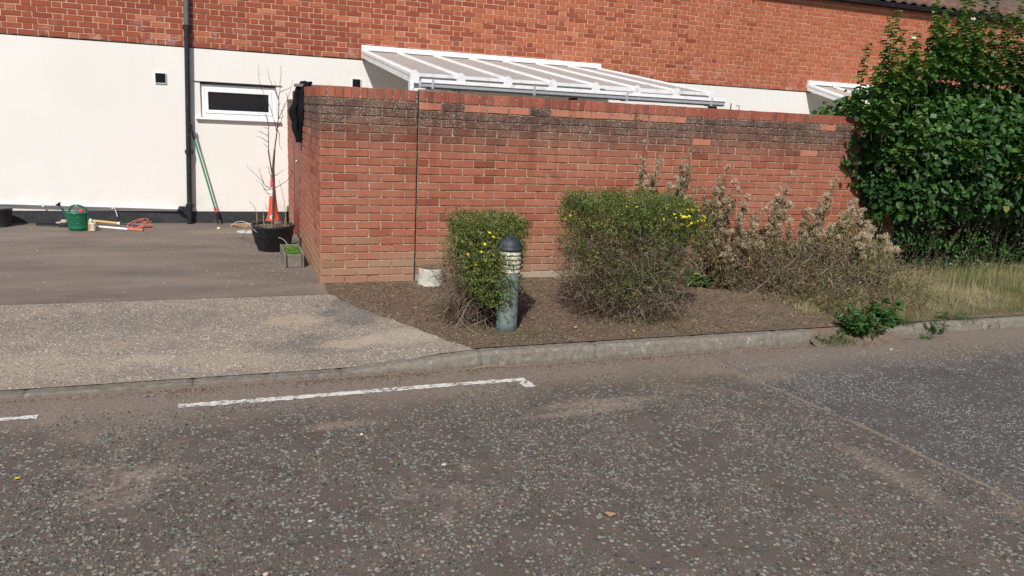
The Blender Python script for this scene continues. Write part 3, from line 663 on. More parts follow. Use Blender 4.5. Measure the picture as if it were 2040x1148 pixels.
# black jacket hanging from the plank end
M_cloth = simple('black_cloth', (.008, .009, .012), .95, .4, 8, spec=.15)
def drape(secs, n=30, seed=0, name='jacket'):
    g = Geo(); V = []
    Z = [s[0] for s in secs]; zz = np.linspace(Z[0], Z[-1], 34)
    I = [np.interp(-zz, [-v for v in Z], [s[k] for s in secs]) for k in range(1, 5)]
    for j, z in enumerate(zz):
        for i in range(n):
            a = 2*math.pi*i/n; w = 1+.20*math.sin(a*5+seed+z*3)+.12*math.sin(a*8-z*7+seed)+.06*math.sin(z*40+a*3)
            V.append((I[0][j]+I[2][j]*w*math.cos(a)+.008*math.sin(z*31), I[1][j]+I[3][j]*w*math.sin(a), z+.012*math.sin(a*3+seed)))
    Q = [(j*n+i, j*n+(i+1) % n, (j+1)*n+(i+1) % n, (j+1)*n+i) for j in range(33) for i in range(n)]
    g.add(V, Q); top = list(range(n)); c = np.array(V[:n]).mean(0); c2 = np.array(V[-n:]).mean(0)
    g.add(V[:n]+[c], None, [((i+1) % n, i, n) for i in range(n)]); g.add(V[-n:]+[c2], None, [(i, (i+1) % n, n) for i in range(n)]); return g
jk = thing('jacket', 'black jacket hanging over the plank end at the wall corner by the gate', 'jacket', (-.03, 1.68, 1.85))
#                z    x     y     rx    ry
drape([(1.885, .03, 1.66, .05, .07), (1.82, -.02, 1.64, .052, .10), (1.72, -.035, 1.66, .050, .11), (1.60, -.065, 1.68, .058, .11), (1.50, -.068, 1.68, .056, .10), (1.38, -.05, 1.68, .045, .08), (1.24, -.042, 1.68, .036, .06)], seed=1).build('body', M_cloth, jk, True, off=(-.03, 1.68, 1.85))
drape([(1.88, .045, 1.50, .03, .06), (1.78, -.005, 1.50, .032, .07), (1.66, -.022, 1.50, .034, .07), (1.55, -.025, 1.50, .033, .06), (1.47, -.03, 1.5, .02, .04)], seed=4).build('sleeve', M_cloth, jk, True, off=(-.03, 1.68, 1.85))
# black barrel planter with bare sapling
PX, PY = -.33, 1.78
pot = thing('planter_pot', 'large black barrel planter holding a bare sapling', 'plant pot', (PX, PY, .004)); L = (PX, PY, .004)
M_pot = simple('black_planter', (.010, .013, .017), .42, .3, 9, (.045, .045, .045), .05, dsc=12)
g = Geo(); lathe(g, [(0, .004), (.16, .004), (.168, .012), (.185, .07), (.192, .073), (.194, .085), (.200, .088), (.212, .17), (.219, .173), (.222, .188), (.226, .192), (.232, .262), (.240, .268), (.243, .302), (.236, .308), (.226, .305), (.222, .27)], 48, (PX, PY, 0)); g.build('tub', M_pot, pot, True, off=L)
g = Geo(); n = 40
V = [(PX, PY, .275)]; 
for rr in (.08, .16, .225):
    for i in range(n): a = 2*math.pi*i/n; V.append((PX+rr*math.cos(a), PY+rr*math.sin(a), .272+random.uniform(-.006, .008)))
g.add(V, [(1+k*n+i, 1+k*n+(i+1) % n, 1+(k+1)*n+(i+1) % n, 1+(k+1)*n+i) for k in range(2) for i in range(n)], [(0, 1+i, 1+(i+1) % n) for i in range(n)]); g.build('soil', M_soil, pot, off=L)
SAP = [[(-0.295, 1.13), (-0.275, 1.293), (-0.256, 1.439), (-0.247, 1.601), (-0.25, 1.685), (-0.234, 1.77), (-0.226, 1.895), (-0.209, 1.996), (-0.219, 2.029)], [(-0.362, 1.128), (-0.357, 1.273), (-0.355, 1.384), (-0.356, 1.435), (-0.383, 1.518), (-0.386, 1.552)], [(-0.27, 1.345), (-0.297, 1.446), (-0.32, 1.555), (-0.336, 1.596), (-0.391, 1.711), (-0.43, 1.817), (-0.453, 1.898), (-0.448, 2.021)], [(-0.25, 1.685), (-0.283, 1.767), (-0.323, 1.848), (-0.358, 1.945), (-0.357, 1.995)], [(-0.251, 1.482), (-0.221, 1.551), (-0.178, 1.63), (-0.152, 1.698), (-0.112, 1.819), (-0.092, 1.912)], [(-0.23, 1.761), (-0.175, 1.794), (-0.112, 1.819)], [(-0.152, 1.698), (-0.167, 1.765)], [(-0.265, 1.379), (-0.24, 1.414), (-0.214, 1.466), (-0.217, 1.517), (-0.194, 1.637)], [(-0.357, 1.281), (-0.408, 1.314), (-0.473, 1.336)], [(-0.355, 1.367), (-0.415, 1.381)], [(-0.364, 1.213), (-0.409, 1.254), (-0.491, 1.281)], [(-0.356, 1.426), (-0.387, 1.526), (-0.42, 1.516), (-0.481, 1.547)], [(-0.25, 1.685), (-0.283, 1.8), (-0.286, 1.875)], [(-0.241, 1.346), (-0.245, 1.26), (-0.242, 1.182), (-0.219, 1.133)], [(-0.377, 1.169), (-0.41, 1.202)], [(-0.247, 1.482), (-0.18, 1.506)], [(-0.257, 1.609), (-0.227, 1.652)], [(-0.334, 0.314), (-0.326, 0.533), (-0.318, 0.75), (-0.319, 0.964)], [(-0.326, 0.336), (-0.308, 0.642), (-0.306, 0.857), (-0.307, 0.985)], [(-0.33, 0.641), (-0.392, 0.652), (-0.431, 0.748), (-0.491, 0.8)], [(-0.36, 0.695), (-0.421, 0.769), (-0.47, 0.832), (-0.599, 0.957)], [(-0.327, 0.846), (-0.357, 0.867), (-0.371, 0.962)], [(-0.298, 0.723), (-0.214, 0.762), (-0.14, 0.817), (-0.097, 0.915)], [(-0.296, 0.847), (-0.233, 0.891), (-0.196, 0.915)], [(-0.319, 0.706), (-0.412, 0.694), (-0.441, 0.769)], [(-0.189, 0.314), (-0.197, 0.534), (-0.226, 0.697), (-0.255, 0.804)], [(-0.497, 0.314), (-0.508, 0.445), (-0.538, 0.531), (-0.583, 0.563)], [(-0.502, 0.314), (-0.494, 0.445)], [(-0.43, 0.314), (-0.432, 0.478)], [(-0.396, 0.478), (-0.41, 0.554)], [(-0.284, 0.314), (-0.277, 0.424)], [(-0.421, 0.769), (-0.459, 0.896), (-0.463, 0.939)]]
M_bark = simple('sapling_bark', (.075, .045, .040), .7, .35, 25)
M_straw = simple('dead_stalk', (.33, .23, .13), .8, .3, 20)
M_twig = simple('bare_twig', (.13, .095, .075), .8, .3, 20)
sp = thing('sapling', 'leafless young tree with thin branches growing in the black planter', 'sapling', (PX, PY, .275)); L = (PX, PY, .275)
gt_, gd_ = Geo(), Geo(); gs_ = gt_; SP = []
for k, pl in enumerate(SAP):
    pts = [(x, PY-.02+.05*math.sin(z*4+x*9), z) for x, z in pl]; ln = sum(math.dist(a, b) for a, b in zip(pts, pts[1:])); K = max(5, int(ln*14))
    if k > 1 and k < 25:
        AP = np.concatenate(SP); d0 = np.linalg.norm(AP-np.array(pts[0]), axis=1); d1 = np.linalg.norm(AP-np.array(pts[-1]), axis=1)
        if d0.min() <= d1.min(): pts = [tuple(AP[d0.argmin()])]+pts
        else: pts = pts+[tuple(AP[d1.argmin()])]
    P = pathk(pts, K); P += RNG.normal(0, .0016, P.shape); SP.append(pathk(pts, 40))
    if k in (17, 18): tubes(gt_, P, np.linspace(.0115, .008, K), 8)
    elif k in (0, 1): tubes(gt_, P, np.linspace(.008 if k == 0 else .006, .0018, K), 6)
    elif k >= 25 and k < 31: tubes(gd_, P, np.linspace(.0045, .002, K), 5)
    else: tubes(gs_, P, np.linspace(.0042, .0014, K), 5)
    if k < 25:      # buds and side spurs
        for q in range(int(ln*9)):
            j = random.randrange(1, K); a = random.choice((-1, 1)); p0 = P[j]; l = random.uniform(.01, .035)
            tubes(gs_, [pathk([p0, p0+np.array([a*l*.7, random.uniform(-.5, .5)*l, l*.6])], 3)], [.0016, .0014, .0008], 4)
for pa in ([(-.362, 1.13), (-.345, 1.0), (-.325, .85), (-.315, .75)], [(-.295, 1.13), (-.305, 1.0), (-.315, .85), (-.318, .6), (-.322, .26)]):
    tubes(gt_, pathk([(x, PY-.02+.05*math.sin(z*4+x*9), z) for x, z in pa], 10), .0075 if pa[0][0] < -.33 else .010, 8)
gt_.build('branches', M_bark, sp, True, off=L)
for k in range(16):
    a = random.uniform(0, 6.28); r_ = random.uniform(.03, .2); x0, y0 = PX+r_*math.cos(a), PY+r_*math.sin(a); h = random.uniform(.03, .13)
    tubes(gd_, [pathk([(x0, y0, .26), (x0+random.uniform(-.03, .03), y0, .275+h)], 4)], .0035, 5)
gd_.build('dead_stalks', M_straw, sp, off=L)
# grey cord wound on the pot
g = Geo(); pts = []
for k in range(26):
    t_ = k/25; a = math.radians(186+t_*105); zz = .30-.115*math.sin(min(1, t_*1.25)*math.pi/2); rr = .249-.03*(.30-zz)/.1
    pts.append((PX+rr*math.cos(a), PY+rr*math.sin(a), zz))
pts = [(-.66, 2.55, .012), (-.63, 2.3, .10), (-.60, 2.0, .22)]+pts+[(-.22, 1.50, .16), (-.20, 1.40, .135)]
tubes(g, [smoothpath(pts, 60)], .0045, 6); o = g.build('grey_cord', simple('grey_cord', (.30, .29, .27), .7), smooth=True); tag(o, 'thin grey cord looped round the front of the black planter', 'cord')
# wooden trough
tx0, tx1, ty0, ty1, th = -.282, -.085, .75, 1.36, .145
tr_ = thing('wooden_trough', 'small weathered wooden trough with green seedlings beside the brick wall', 'planter', (tx0, ty0, .004)); L = (tx0, ty0, .004)
for (n_, a) in (('end_board', (tx0+.02, tx1-.02, ty0, ty0+.018, .015, th)), ('end_board', (tx0+.02, tx1-.02, ty1-.018, ty1, .015, th)), ('side_board', (tx0, tx0+.02, ty0-.012, ty1, .008, th+.004)), ('side_board', (tx1-.02, tx1, ty0-.012, ty1, .008, th+.006)), ('base_board', (tx0+.02, tx1-.02, ty0, ty1, .004, .016))):
    g = Geo(); cbox(g, *a, .002, jit=.0008); g.build(n_, M_wood if 'base' not in n_ else M_darkwood, tr_, off=L)
g = Geo(); box(g, tx0+.02, tx0+.026, ty0-.014, ty0-.002, .01, th); g.build('corner_gap', M_dark, tr_, off=L)
g = Geo(); box(g, tx1-.026, tx1-.02, ty0-.014, ty0-.002, .01, th); g.build('corner_gap', M_dark, tr_, off=L)
g = Geo(); box(g, tx0+.019, tx1-.019, ty0+.017, ty1-.017, .02, th-.045); g.build('soil', M_soil, tr_, off=L)
M_seed = foliage_mat('seedling_leaf', [(0, (.10, .26, .03)), (.5, (.16, .38, .05)), (1, (.24, .46, .09))], .5, .35)
g = Geo(); N = 900; C = np.stack([RNG.uniform(tx0+.03, tx1-.03, N), RNG.uniform(ty0+.03, ty1-.12, N), RNG.uniform(th-.05, th+.012, N)], 1); D = unit(RNG.normal(size=(N, 3))+[0, 0, .3]); leaves(g, C, D, RNG.normal(size=(N, 3))*.5+[0, 0, 1], RNG.uniform(.014, .026, N), RNG.uniform(.007, .012, N)); o = g.build('seedlings', M_seed); tag(o, 'bright green seedlings filling the small wooden trough', 'seedlings', kind='stuff')
# traffic cone
cn = thing('traffic_cone', 'orange traffic cone with a white band standing behind the black planter', 'traffic cone', (-.235, 3.42, .004)); L = (-.235, 3.42, .004)
M_or = simple('orange_plastic', (.62, .070, .022), .45, .15, 8, (.40, .06, .03), dsc=9); M_cwhite = simple('cone_white_band', (.72, .74, .82), .35, .05)
g = Geo(); lathe(g, [(.125, .035), (.115, .07), (.072, .17), (.062, .24), (.042, .44)], 32, (-.235, 3.42, 0)); lathe(g, [(.034, .545), (.023, .70), (.02, .71), (0, .712)], 32, (-.235, 3.42, 0)); g.build('cone_body', M_or, cn, True, off=L)
g = Geo(); lathe(g, [(.044, .44), (.040, .49), (.0395, .492), (.0355, .545), (.034, .546)], 32, (-.235, 3.42, 0)); g.build('white_band', M_cwhite, cn, True, off=L)
g = Geo(); cbox(g, -.415, -.055, 3.24, 3.60, .004, .036, .012); g.build('base_plate', M_or, cn, off=L)
g = Geo(); n = 24
def disc(g, c, r_, dirv, k=24):
    d = Vector(dirv).normalized(); a = d.cross(Vector((0, 0, 1))).normalized(); b = a.cross(d); V = [c]+[tuple(Vector(c)+a*r_*math.cos(2*math.pi*i/k)+b*r_*math.sin(2*math.pi*i/k)) for i in range(k)]
    g.add(V, None, [(0, 1+(i+1) % k, 1+i) for i in range(k)])
fx, fy = -.235-.022, 3.42-.080; disc(g, (fx, fy, .165), .024, (-.25, -1, .18)); g.build('round_badge', M_cwhite, cn, off=L)
g = Geo(); disc(g, (fx, fy-.002, .165), .009, (-.25, -1, .18)); g.build('badge_mark', M_dark, cn, off=L)
# clear lid, timber offcut
g = Geo(); lathe(g, [(0, .012), (.11, .014), (.135, .008), (.138, .003), (.128, .001)], 36, (0, 0, 0)); o = g.build('plastic_disc', simple('milky_plastic', (.42, .44, .43), .15, .25, 14), smooth=True); o.location = (-.57, 3.10, .006); tag(o, 'round milky plastic disc lying flat on the tarmac left of the planter', 'disc')
g = Geo(); cbox(g, -.17, .17, -.03, .03, 0, .05, .003); o = g.build('timber_offcut', simple('pale_timber', (.36, .26, .17), .8, .3, 10)); o.location = (-.60, 3.47, .008); o.rotation_euler = (0, 0, .25); tag(o, 'short tan timber offcut on the tarmac near the round plastic disc', 'timber')
g = Geo(); tubes(g, [smoothpath([(-.77, 3.40, .03), (-.72, 3.36, .09), (-.63, 3.30, .115), (-.54, 3.22, .09), (-.49, 3.1, .03)], 20)], .005, 6); o = g.build('wire_hoop', simple('pale_wire', (.42, .40, .36), .6), smooth=True); tag(o, 'pale bent wire hoop arching over the timber offcut', 'wire')
g = Geo(); lathe(g, [(0, 0), (.022, .002), (.024, .012), (.012, .018), (.010, .04), (.016, .05), (0, .052)], 14); o = g.build('hose_fitting', simple('yellow_brass', (.62, .50, .26), .4), smooth=True); o.location = (-.925, 3.35, .008); o.rotation_euler = (1.35, 0, .3); tag(o, 'tiny yellow hose fitting on the tarmac in front of the leaning tool', 'hose fitting')
# leaning grabber
tl = thing('garden_tool', 'long green handled garden tool with an orange collar leaning on the downpipe', 'garden tool', (-.92, 3.72, .005)); L = (-.92, 3.72, .005)
A = np.array([-.95, 3.735, .17]); B = np.array([-1.225, 3.725, 1.30]); u_ = (B-A)/np.linalg.norm(B-A)
M_green = simple('green_pole', (.018, .26, .10), .35, .12, 10); 
g = Geo(); tubes(g, [pathk([A+u_*.07, A+u_*.98], 6)], .0115, 14); g.build('pole', M_green, tl, True, off=L)
g = Geo(); tubes(g, [pathk([A+u_*.98, B], 5)], .014, 14); q = B+u_*.02; tubes(g, [pathk([B-u_*.03+[.014, 0, 0], B+u_*.02+[.02, 0, 0], B+u_*.04, B+u_*.02-[.018, 0, 0], B-u_*.03-[.014, 0, 0]], 12)], .008, 8); g.build('grip', M_blackpipe, tl, True, off=L)
g = Geo(); tubes(g, [pathk([A, A+u_*.07], 4)], .017, 14); g.build('collar', M_or, tl, True, off=L)
g = Geo(); tubes(g, [pathk([A, A-u_*.07], 4)], .012, 10)
for s in (-1, 1): tubes(g, [pathk([A-u_*.06, A-u_*.07+[.022*s, 0, -.03], (-.925+.034*s, 3.70, .012)], 8)], np.linspace(.010, .006, 8), 8)
g.build('fork_head', M_blackpipe, tl, True, off=L)
# watering can
wx, wy = -2.525, 3.25; wc = thing('watering_can', 'green plastic watering can with a dark rose and a red cap', 'watering can', (wx, wy, .004)); L = (wx, wy, .004)
M_can = simple('green_can_plastic', (.008, .115, .058), .3, .12, 8, spec=.5)
g = Geo(); lathe(g, [(0, .004), (.088, .004), (.094, .012), (.098, .035), (.101, .037), (.101, .043), (.099, .046), (.103, .10), (.105, .17), (.107, .215), (.110, .218), (.110, .226), (.104, .232), (.085, .238), (.03, .240)], 40, (wx, wy, 0), 1, .72); g.build('body', M_can, wc, True, off=L)
g = Geo(); tubes(g, [smoothpath([(wx-.085, wy, .10), (wx-.10, wy, .17), (wx-.125, wy, .225), (wx-.165, wy, .295)], 14)], np.linspace(.020, .012, 14), 14); spt = g.build('spout', M_can, wc, True, off=L)
g = Geo(); M = rotM((wx-.172, wy, .305), 0, math.radians(-32)); prof = [(0, 0), (.012, 0), (.022, .02), (.033, .028), (.034, .036), (.028, .040), (0, .041)]; n = 20
V = np.array([(r_*math.cos(2*math.pi*i/n), r_*math.sin(2*math.pi*i/n), z) for r_, z in prof for i in range(n)])@np.array(M.to_3x3()).T+np.array(M.translation)
g.add(V, [(j*n+i, j*n+(i+1) % n, (j+1)*n+(i+1) % n, (j+1)*n+i) for j in range(len(prof)-1) for i in range(n)]); g.build('rose', simple('dark_blue_plastic', (.035, .032, .06), .5), spt, True, off=L)
g = Geo(); tubes(g, [smoothpath([(wx-.080, wy, .232), (wx-.072, wy, .285), (wx-.03, wy, .320), (wx+.05, wy, .312), (wx+.112, wy, .265), (wx+.124, wy, .16), (wx+.108, wy, .09), (wx+.09, wy, .065)], 34)], .0125, 12); g.build('handle', M_can, wc, True, off=L)
g = Geo(); lathe(g, [(.024, .236), (.024, .256), (.02, .262), (0, .263)], 20, (wx+.055, wy-.01, 0)); g.build('cap', simple('red_cap', (.65, .02, .03), .4), wc, True, off=L)
for zz in (.17, .095):
    g = Geo(); P = [(wx+.1045*math.cos(a), wy+.0755*math.sin(a), zz-.016*math.sin((a+2.6)*3)) for a in np.linspace(-2.5, -1.1, 16)]; tubes(g, [P], .0035, 6); g.build('moulded_rib', M_can, wc, True, off=L)
# plastic bottle
bt = thing('plastic_bottle', 'small cream plastic bottle standing right of the green watering can', 'bottle', (-2.365, 3.2, .004)); L = (-2.365, 3.2, .004)
M_cream = simple('cream_plastic', (.56, .51, .38), .4, .12, 9)
g = Geo(); cbox(g, -2.40, -2.325, 3.16, 3.24, .004, .115, .012); cbox(g, -2.395, -2.35, 3.17, 3.23, .108, .145, .010); g.build('body', M_cream, bt, off=L)
g = Geo(); lathe(g, [(.014, .143), (.014, .158), (0, .16)], 14, (-2.373, 3.2, 0)); g.build('cap', M_white_clean, bt, True, off=L)
g = Geo(); tubes(g, [smoothpath([(-2.352, 3.2, .13), (-2.325, 3.2, .128), (-2.322, 3.2, .10)], 8)], .006, 8); g.build('handle', M_cream, bt, True, off=L)
g = Geo(); box(g, -2.397, -2.375, 3.1585, 3.1598, .03, .10); g.build('label', simple('tan_label', (.42, .28, .12), .6), bt, off=L)
# hedge trimmer
ht = thing('hedge_trimmer', 'long reach hedge trimmer with a toothed black blade lying behind the watering can', 'hedge trimmer', (-2.8, 3.55, .006)); L = (-2.8, 3.55, .006)
dv = Vector((1, -.22, 0)).normalized(); Mb = rotM((-3.04, 3.60, .0), math.atan2(dv.y, dv.x)); steel = simple('blade_steel', (.10, .10, .10), .35, metal=.6)
g = Geo(); box(g, 0, .30, -.003, .003, .035, .052, M=Mb); box(g, 0, .30, -.006, -.003, .028, .034, M=Mb)
for k in range(9): cbox(g, .012+k*.034, .012+k*.034+.020, -.006, .006, .020, .060, .004, M=Mb)
g.build('blade', M_blackpipe, ht, off=L)
g = Geo(); box(g, 0, .31, -.008, -.006, .018, .024, M=Mb); g.build('blade_guard', steel, ht, off=L)
g = Geo(); cbox(g, .27, .40, -.035, .035, .006, .055, .012, M=Mb); cbox(g, .36, .50, -.03, .03, .03, .085, .014, M=Mb); tubes(g, [pathk([(-2.60, 3.50, .06), (-2.45, 3.46, .04)], 4)], .016, 12); g.build('motor_housing', M_blackpipe, ht, off=L)
g = Geo(); cbox(g, .30, .375, -.04, .03, .055, .10, .014, M=Mb); cbox(g, .24, .30, -.02, .02, .048, .07, .008, M=Mb); g.build('gear_head', simple('tan_metal', (.42, .34, .25), .6, .2), ht, off=L)
g = Geo(); tubes(g, [pathk([(-2.47, 3.47, .035), (-1.98, 3.26, .020)], 6)], .0135, 14); g.build('silver_tube', simple('aluminium_tube', (.80, .80, .82), .25, .05), ht, True, off=L)
g = Geo(); tubes(g, [pathk([(-1.98, 3.26, .020), (-1.80, 3.185, .02)], 6)], .017, 12); g.build('end_grip', simple('dull_orange_grip', (.45, .15, .09), .7), ht, True, off=L)
pl = thing('long_handle', 'dark tool handle with a tan wooden grip lying on the tarmac right of the bottle', 'tool handle', (-2.3, 3.6, .006)); L = (-2.3, 3.6, .006)
g = Geo(); tubes(g, [pathk([(-2.10, 3.56, .045), (-1.72, 3.40, .02)], 6)], .0105, 12); g.build('dark_tube', simple('navy_tube', (.02, .022, .045), .4), pl, True, off=L)
g = Geo(); tubes(g, [pathk([(-2.42, 3.70, .06), (-2.12, 3.57, .046)], 6)], .0175, 12); g.build('wooden_grip', simple('tan_wood', (.52, .34, .14), .6), pl, True, off=L)
g = Geo(); tubes(g, [pathk([(-2.12, 3.57, .046), (-2.095, 3.56, .045)], 3)], .019, 12); g.build('ferrule', M_white_clean, pl, True, off=L)
g = Geo()
for k in range(5):
    a = np.linspace(0, 2*math.pi*.96, 26); cx, cy = -1.90+.02*k+.01*math.sin(k*3), 3.50-.012*k; rr = .105+.013*math.sin(k*2.1)
    P = np.stack([cx+rr*1.05*np.cos(a+k), cy+.075*np.sin(a+k)-.02, .012+(.035+.02*math.sin(k))*(1+np.sin(a+k+.4+.3*k))], 1); tubes(g, [P], .0032, 6)
tubes(g, [smoothpath([(-1.80, 3.44, .01), (-1.70, 3.36, .01), (-1.69, 3.28, .008), (-1.78, 3.2, .01), (-1.86, 3.2, .03)], 20)], .0032, 6)
o = g.build('extension_cord', simple('orange_cord', (.62, .16, .10), .5), smooth=True); tag(o, 'loose loops of thin orange cord on the tarmac by the tool ends', 'cord')
g = Geo(); lathe(g, [(.10, .0), (.105, .03), (.112, .12), (.125, .20), (.13, .205), (.13, .228), (.12, .232), (.06, .236), (0, .236)], 30, (-3.40, 3.60, .005)); o = g.build('black_bucket', M_pot, smooth=True); tag(o, 'upturned black bucket against the plinth at the left edge of the yard', 'bucket')
# concrete filled tub in the bed
ct = thing('concrete_block', 'round pale concrete drum standing in the bed against the wall joint', 'concrete drum', (1.03, -.145, -.01)); L = (1.03, -.145, -.01)
g = Geo(); lathe(g, [(.148, -.03), (.145, .006), (.126, .012), (.124, .10), (.122, .172), (.116, .180)], 40, (1.03, -.145, -.01)); g.build('drum', M_concpale, ct, True, off=L)
g = Geo(); n = 36; V = [(1.03, -.145, .176)]+[(1.03+.118*q*math.cos(2*math.pi*i/n), -.145+.118*q*math.sin(2*math.pi*i/n), .168+random.uniform(0, .012)) for q in (.5, 1) for i in range(n)]
g.add(V, [(1+i, 1+(i+1) % n, 1+n+(i+1) % n, 1+n+i) for i in range(n)], [(0, 1+i, 1+(i+1) % n) for i in range(n)]); g.build('gravel_top', M_soil, ct, off=L)
# bollard light
bx, by = 1.222, -1.79; bo = thing('bollard_light', 'dark blue bollard lamp with cream louvred head standing in the flower bed', 'bollard light', (bx, by, -.01)); L = (bx, by, -.01)
t = NT('mottled_blue_bollard_paint'); x = t.xyz(); nn = t.noise(5.5, 6, .65, vec=t.scaled((1, 1, .45)), dist=.4); sidem = t.smooth(t.math('ADD', t.math('ADD', t.math('MULTIPLY', t.math('SUBTRACT', bx, x[0]), .937), t.math('MULTIPLY', t.math('SUBTRACT', x[1], by), .35)), t.math('MULTIPLY', nn, .17)), .108, .145)  # left side of the post mottled paler than the right
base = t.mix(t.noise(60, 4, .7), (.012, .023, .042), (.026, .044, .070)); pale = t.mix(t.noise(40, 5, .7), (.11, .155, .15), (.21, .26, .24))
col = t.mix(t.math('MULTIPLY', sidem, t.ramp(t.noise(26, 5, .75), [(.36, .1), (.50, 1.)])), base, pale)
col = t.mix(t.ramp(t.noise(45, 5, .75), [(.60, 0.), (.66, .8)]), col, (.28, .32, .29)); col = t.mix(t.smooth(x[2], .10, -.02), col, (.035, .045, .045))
t.bump(t.noise(70, 4), .25, .003); M_boll = t.done(col, .48, .5)
M_dome = simple('bollard_dome_paint', (.020, .026, .034), .6, .35, 10, (.10, .11, .125), .2, dsc=11)
t = NT('cream_louvre'); x = t.xyz(); cc = t.mix(t.noise(25, 5, .7), (.40, .40, .29), (.58, .57, .45)); cc = t.mix(t.ramp(t.noise(18, 5, .75), [(.58, 0.), (.66, .85)]), cc, (.16, .16, .12)); M_louv = t.done(cc, .4, .5)
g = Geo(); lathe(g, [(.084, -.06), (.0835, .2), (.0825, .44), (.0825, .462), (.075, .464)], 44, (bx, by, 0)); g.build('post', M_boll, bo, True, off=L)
g = Geo(); P = [(.070, .464)]
for k in range(5):
    z0 = .466+k*.0345; P += [(.071, z0), (.0875, z0+.004), (.0885, z0+.010), (.084, z0+.026), (.072, z0+.0335)]
lathe(g, P, 44, (bx, by, 0)); g.build('louvre_head', M_louv, bo, False, off=L)
g = Geo(); P = [(.078, .640), (.0905, .641), (.0915, .648), (.0915, .66)]+[(.0915*math.cos(a), .66+.088*math.sin(a)) for a in np.linspace(0, math.pi/2, 12)]; lathe(g, P, 44, (bx, by, 0)); g.build('dome_cap', M_dome, bo, True, off=L)

# ================================================================= VEGETATION
def in_lobes(lobes, n, p=3., shell=.55):
    """random points in rounded-box lobes (cx,cy,cz,rx,ry,rz,weight), denser towards the outside; returns points and outward directions"""
    w = np.array([l[6] for l in lobes], float); k = RNG.choice(len(lobes), n, p=w/w.sum()); Lb = np.array([l[:6] for l in lobes])[k]
    d = unit(RNG.normal(size=(n, 3))); s = (np.abs(d)**p).sum(1)**(-1/p); rad = 1-(1-shell)*RNG.random(n)**1.6*RNG.random(n)
    rad = rad*(.90+.19*fbm(d[:, 0]*3+d[:, 2]*2+k*5, d[:, 1]*3-d[:, 2], 1.3, 3, 21)); rad = np.where(RNG.random(n) < .07, rad*RNG.uniform(1.02, 1.2, n), rad)
    q = d*s[:, None]*rad[:, None]; pt = Lb[:, :3]+q*Lb[:, 3:6]; return pt, unit(q/Lb[:, 3:6]+d*.3)
def strands(g, A, B, K, sag, rad, sides=3, r=None, wob=.02):
    n = len(A); t_ = np.linspace(0, 1, K)[None, :, None]; P = A[:, None]*(1-t_)+B[:, None]*t_; P = P+(t_*(1-t_))*4*sag[:, None]
    P = P+np.cumsum(RNG.normal(0, wob/K, P.shape), axis=1)*t_
    tubes(g, P, rad[:, None]*np.linspace(1, .35, K)[None], sides, RNG.random(n) if r is None else r)
FC = lambda *s: [(p, c) for p, c in s]
M_bush = foliage_mat('bush_leaf', FC((0, (.034, .060, .015)), (.4, (.090, .140, .030)), (.75, (.20, .25, .055)), (1, (.38, .40, .13))), .5, .25, .4)
M_btwig = foliage_mat('bush_twig', FC((0, (.065, .042, .030)), (.5, (.16, .112, .080)), (.8, (.26, .20, .15)), (1, (.40, .36, .29))), .9, 0.0, .1)
M_yel = foliage_mat('yellow_petal', FC((0, (.80, .58, .01)), (1, (.90, .76, .04))), .5, .2)
def sprays(g, gs_, lobes, n, ln, lf, up=.35, col=(.35, 1)):
    A, dd = in_lobes(lobes, n, 6, .9); k = dd[:, 2] > -.35; A, dd = A[k], dd[k]; n = len(A); B = A+unit(dd+RNG.normal(0, .45, (n, 3))+[0, 0, up])*RNG.uniform(*ln, n)[:, None]; A = A-dd*.05; B[:, 2] = np.maximum(B[:, 2], .02)
    strands(gs_, A, B, 5, RNG.normal(0, .01, (n, 3)), np.full(n, .0013), 3, wob=.02); m = 11; f_ = np.tile(np.linspace(.3, 1, m), n)[:, None]
    C = np.repeat(A, m, 0)*(1-f_)+np.repeat(B, m, 0)*f_; ax = unit(np.repeat(B-A, m, 0)); D = unit(ax*.6+RNG.normal(0, .6, C.shape)); s_ = RNG.uniform(*lf, len(C)); leaves(g, C, D, unit(RNG.normal(0, .4, C.shape)+[0, -.2, 1]), s_, s_*.45, .2, .2, np.clip(np.repeat(RNG.uniform(*col, n), m)+RNG.normal(0, .08, len(C)), 0, 1))
def flower_mesh(s=.014):
    g = Geo()
    for k in range(5):
        a = 2*math.pi*k/5; leaves(g, np.zeros((1, 3)), np.array([[math.cos(a), math.sin(a), .25]]), np.array([[0, 0, 1.]]), s, s*.95, .12, .1)
    return g
def add_flowers(parent, pts, dirs, name='flower', mat=None, s=.013, scl=(.6, 1.25)):
    first = None
    for p_, d_ in zip(pts, dirs):
        if first is None: o = flower_mesh(s).build(name, mat or M_yel, parent); first = o
        else: o = first.copy(); S.collection.objects.link(o); o.parent = parent
        o.location = Vector(p_)-parent.location; o.rotation_euler = Vector(d_).to_track_quat('Z', 'Y').to_euler(); o.scale = (random.uniform(*scl),)*3
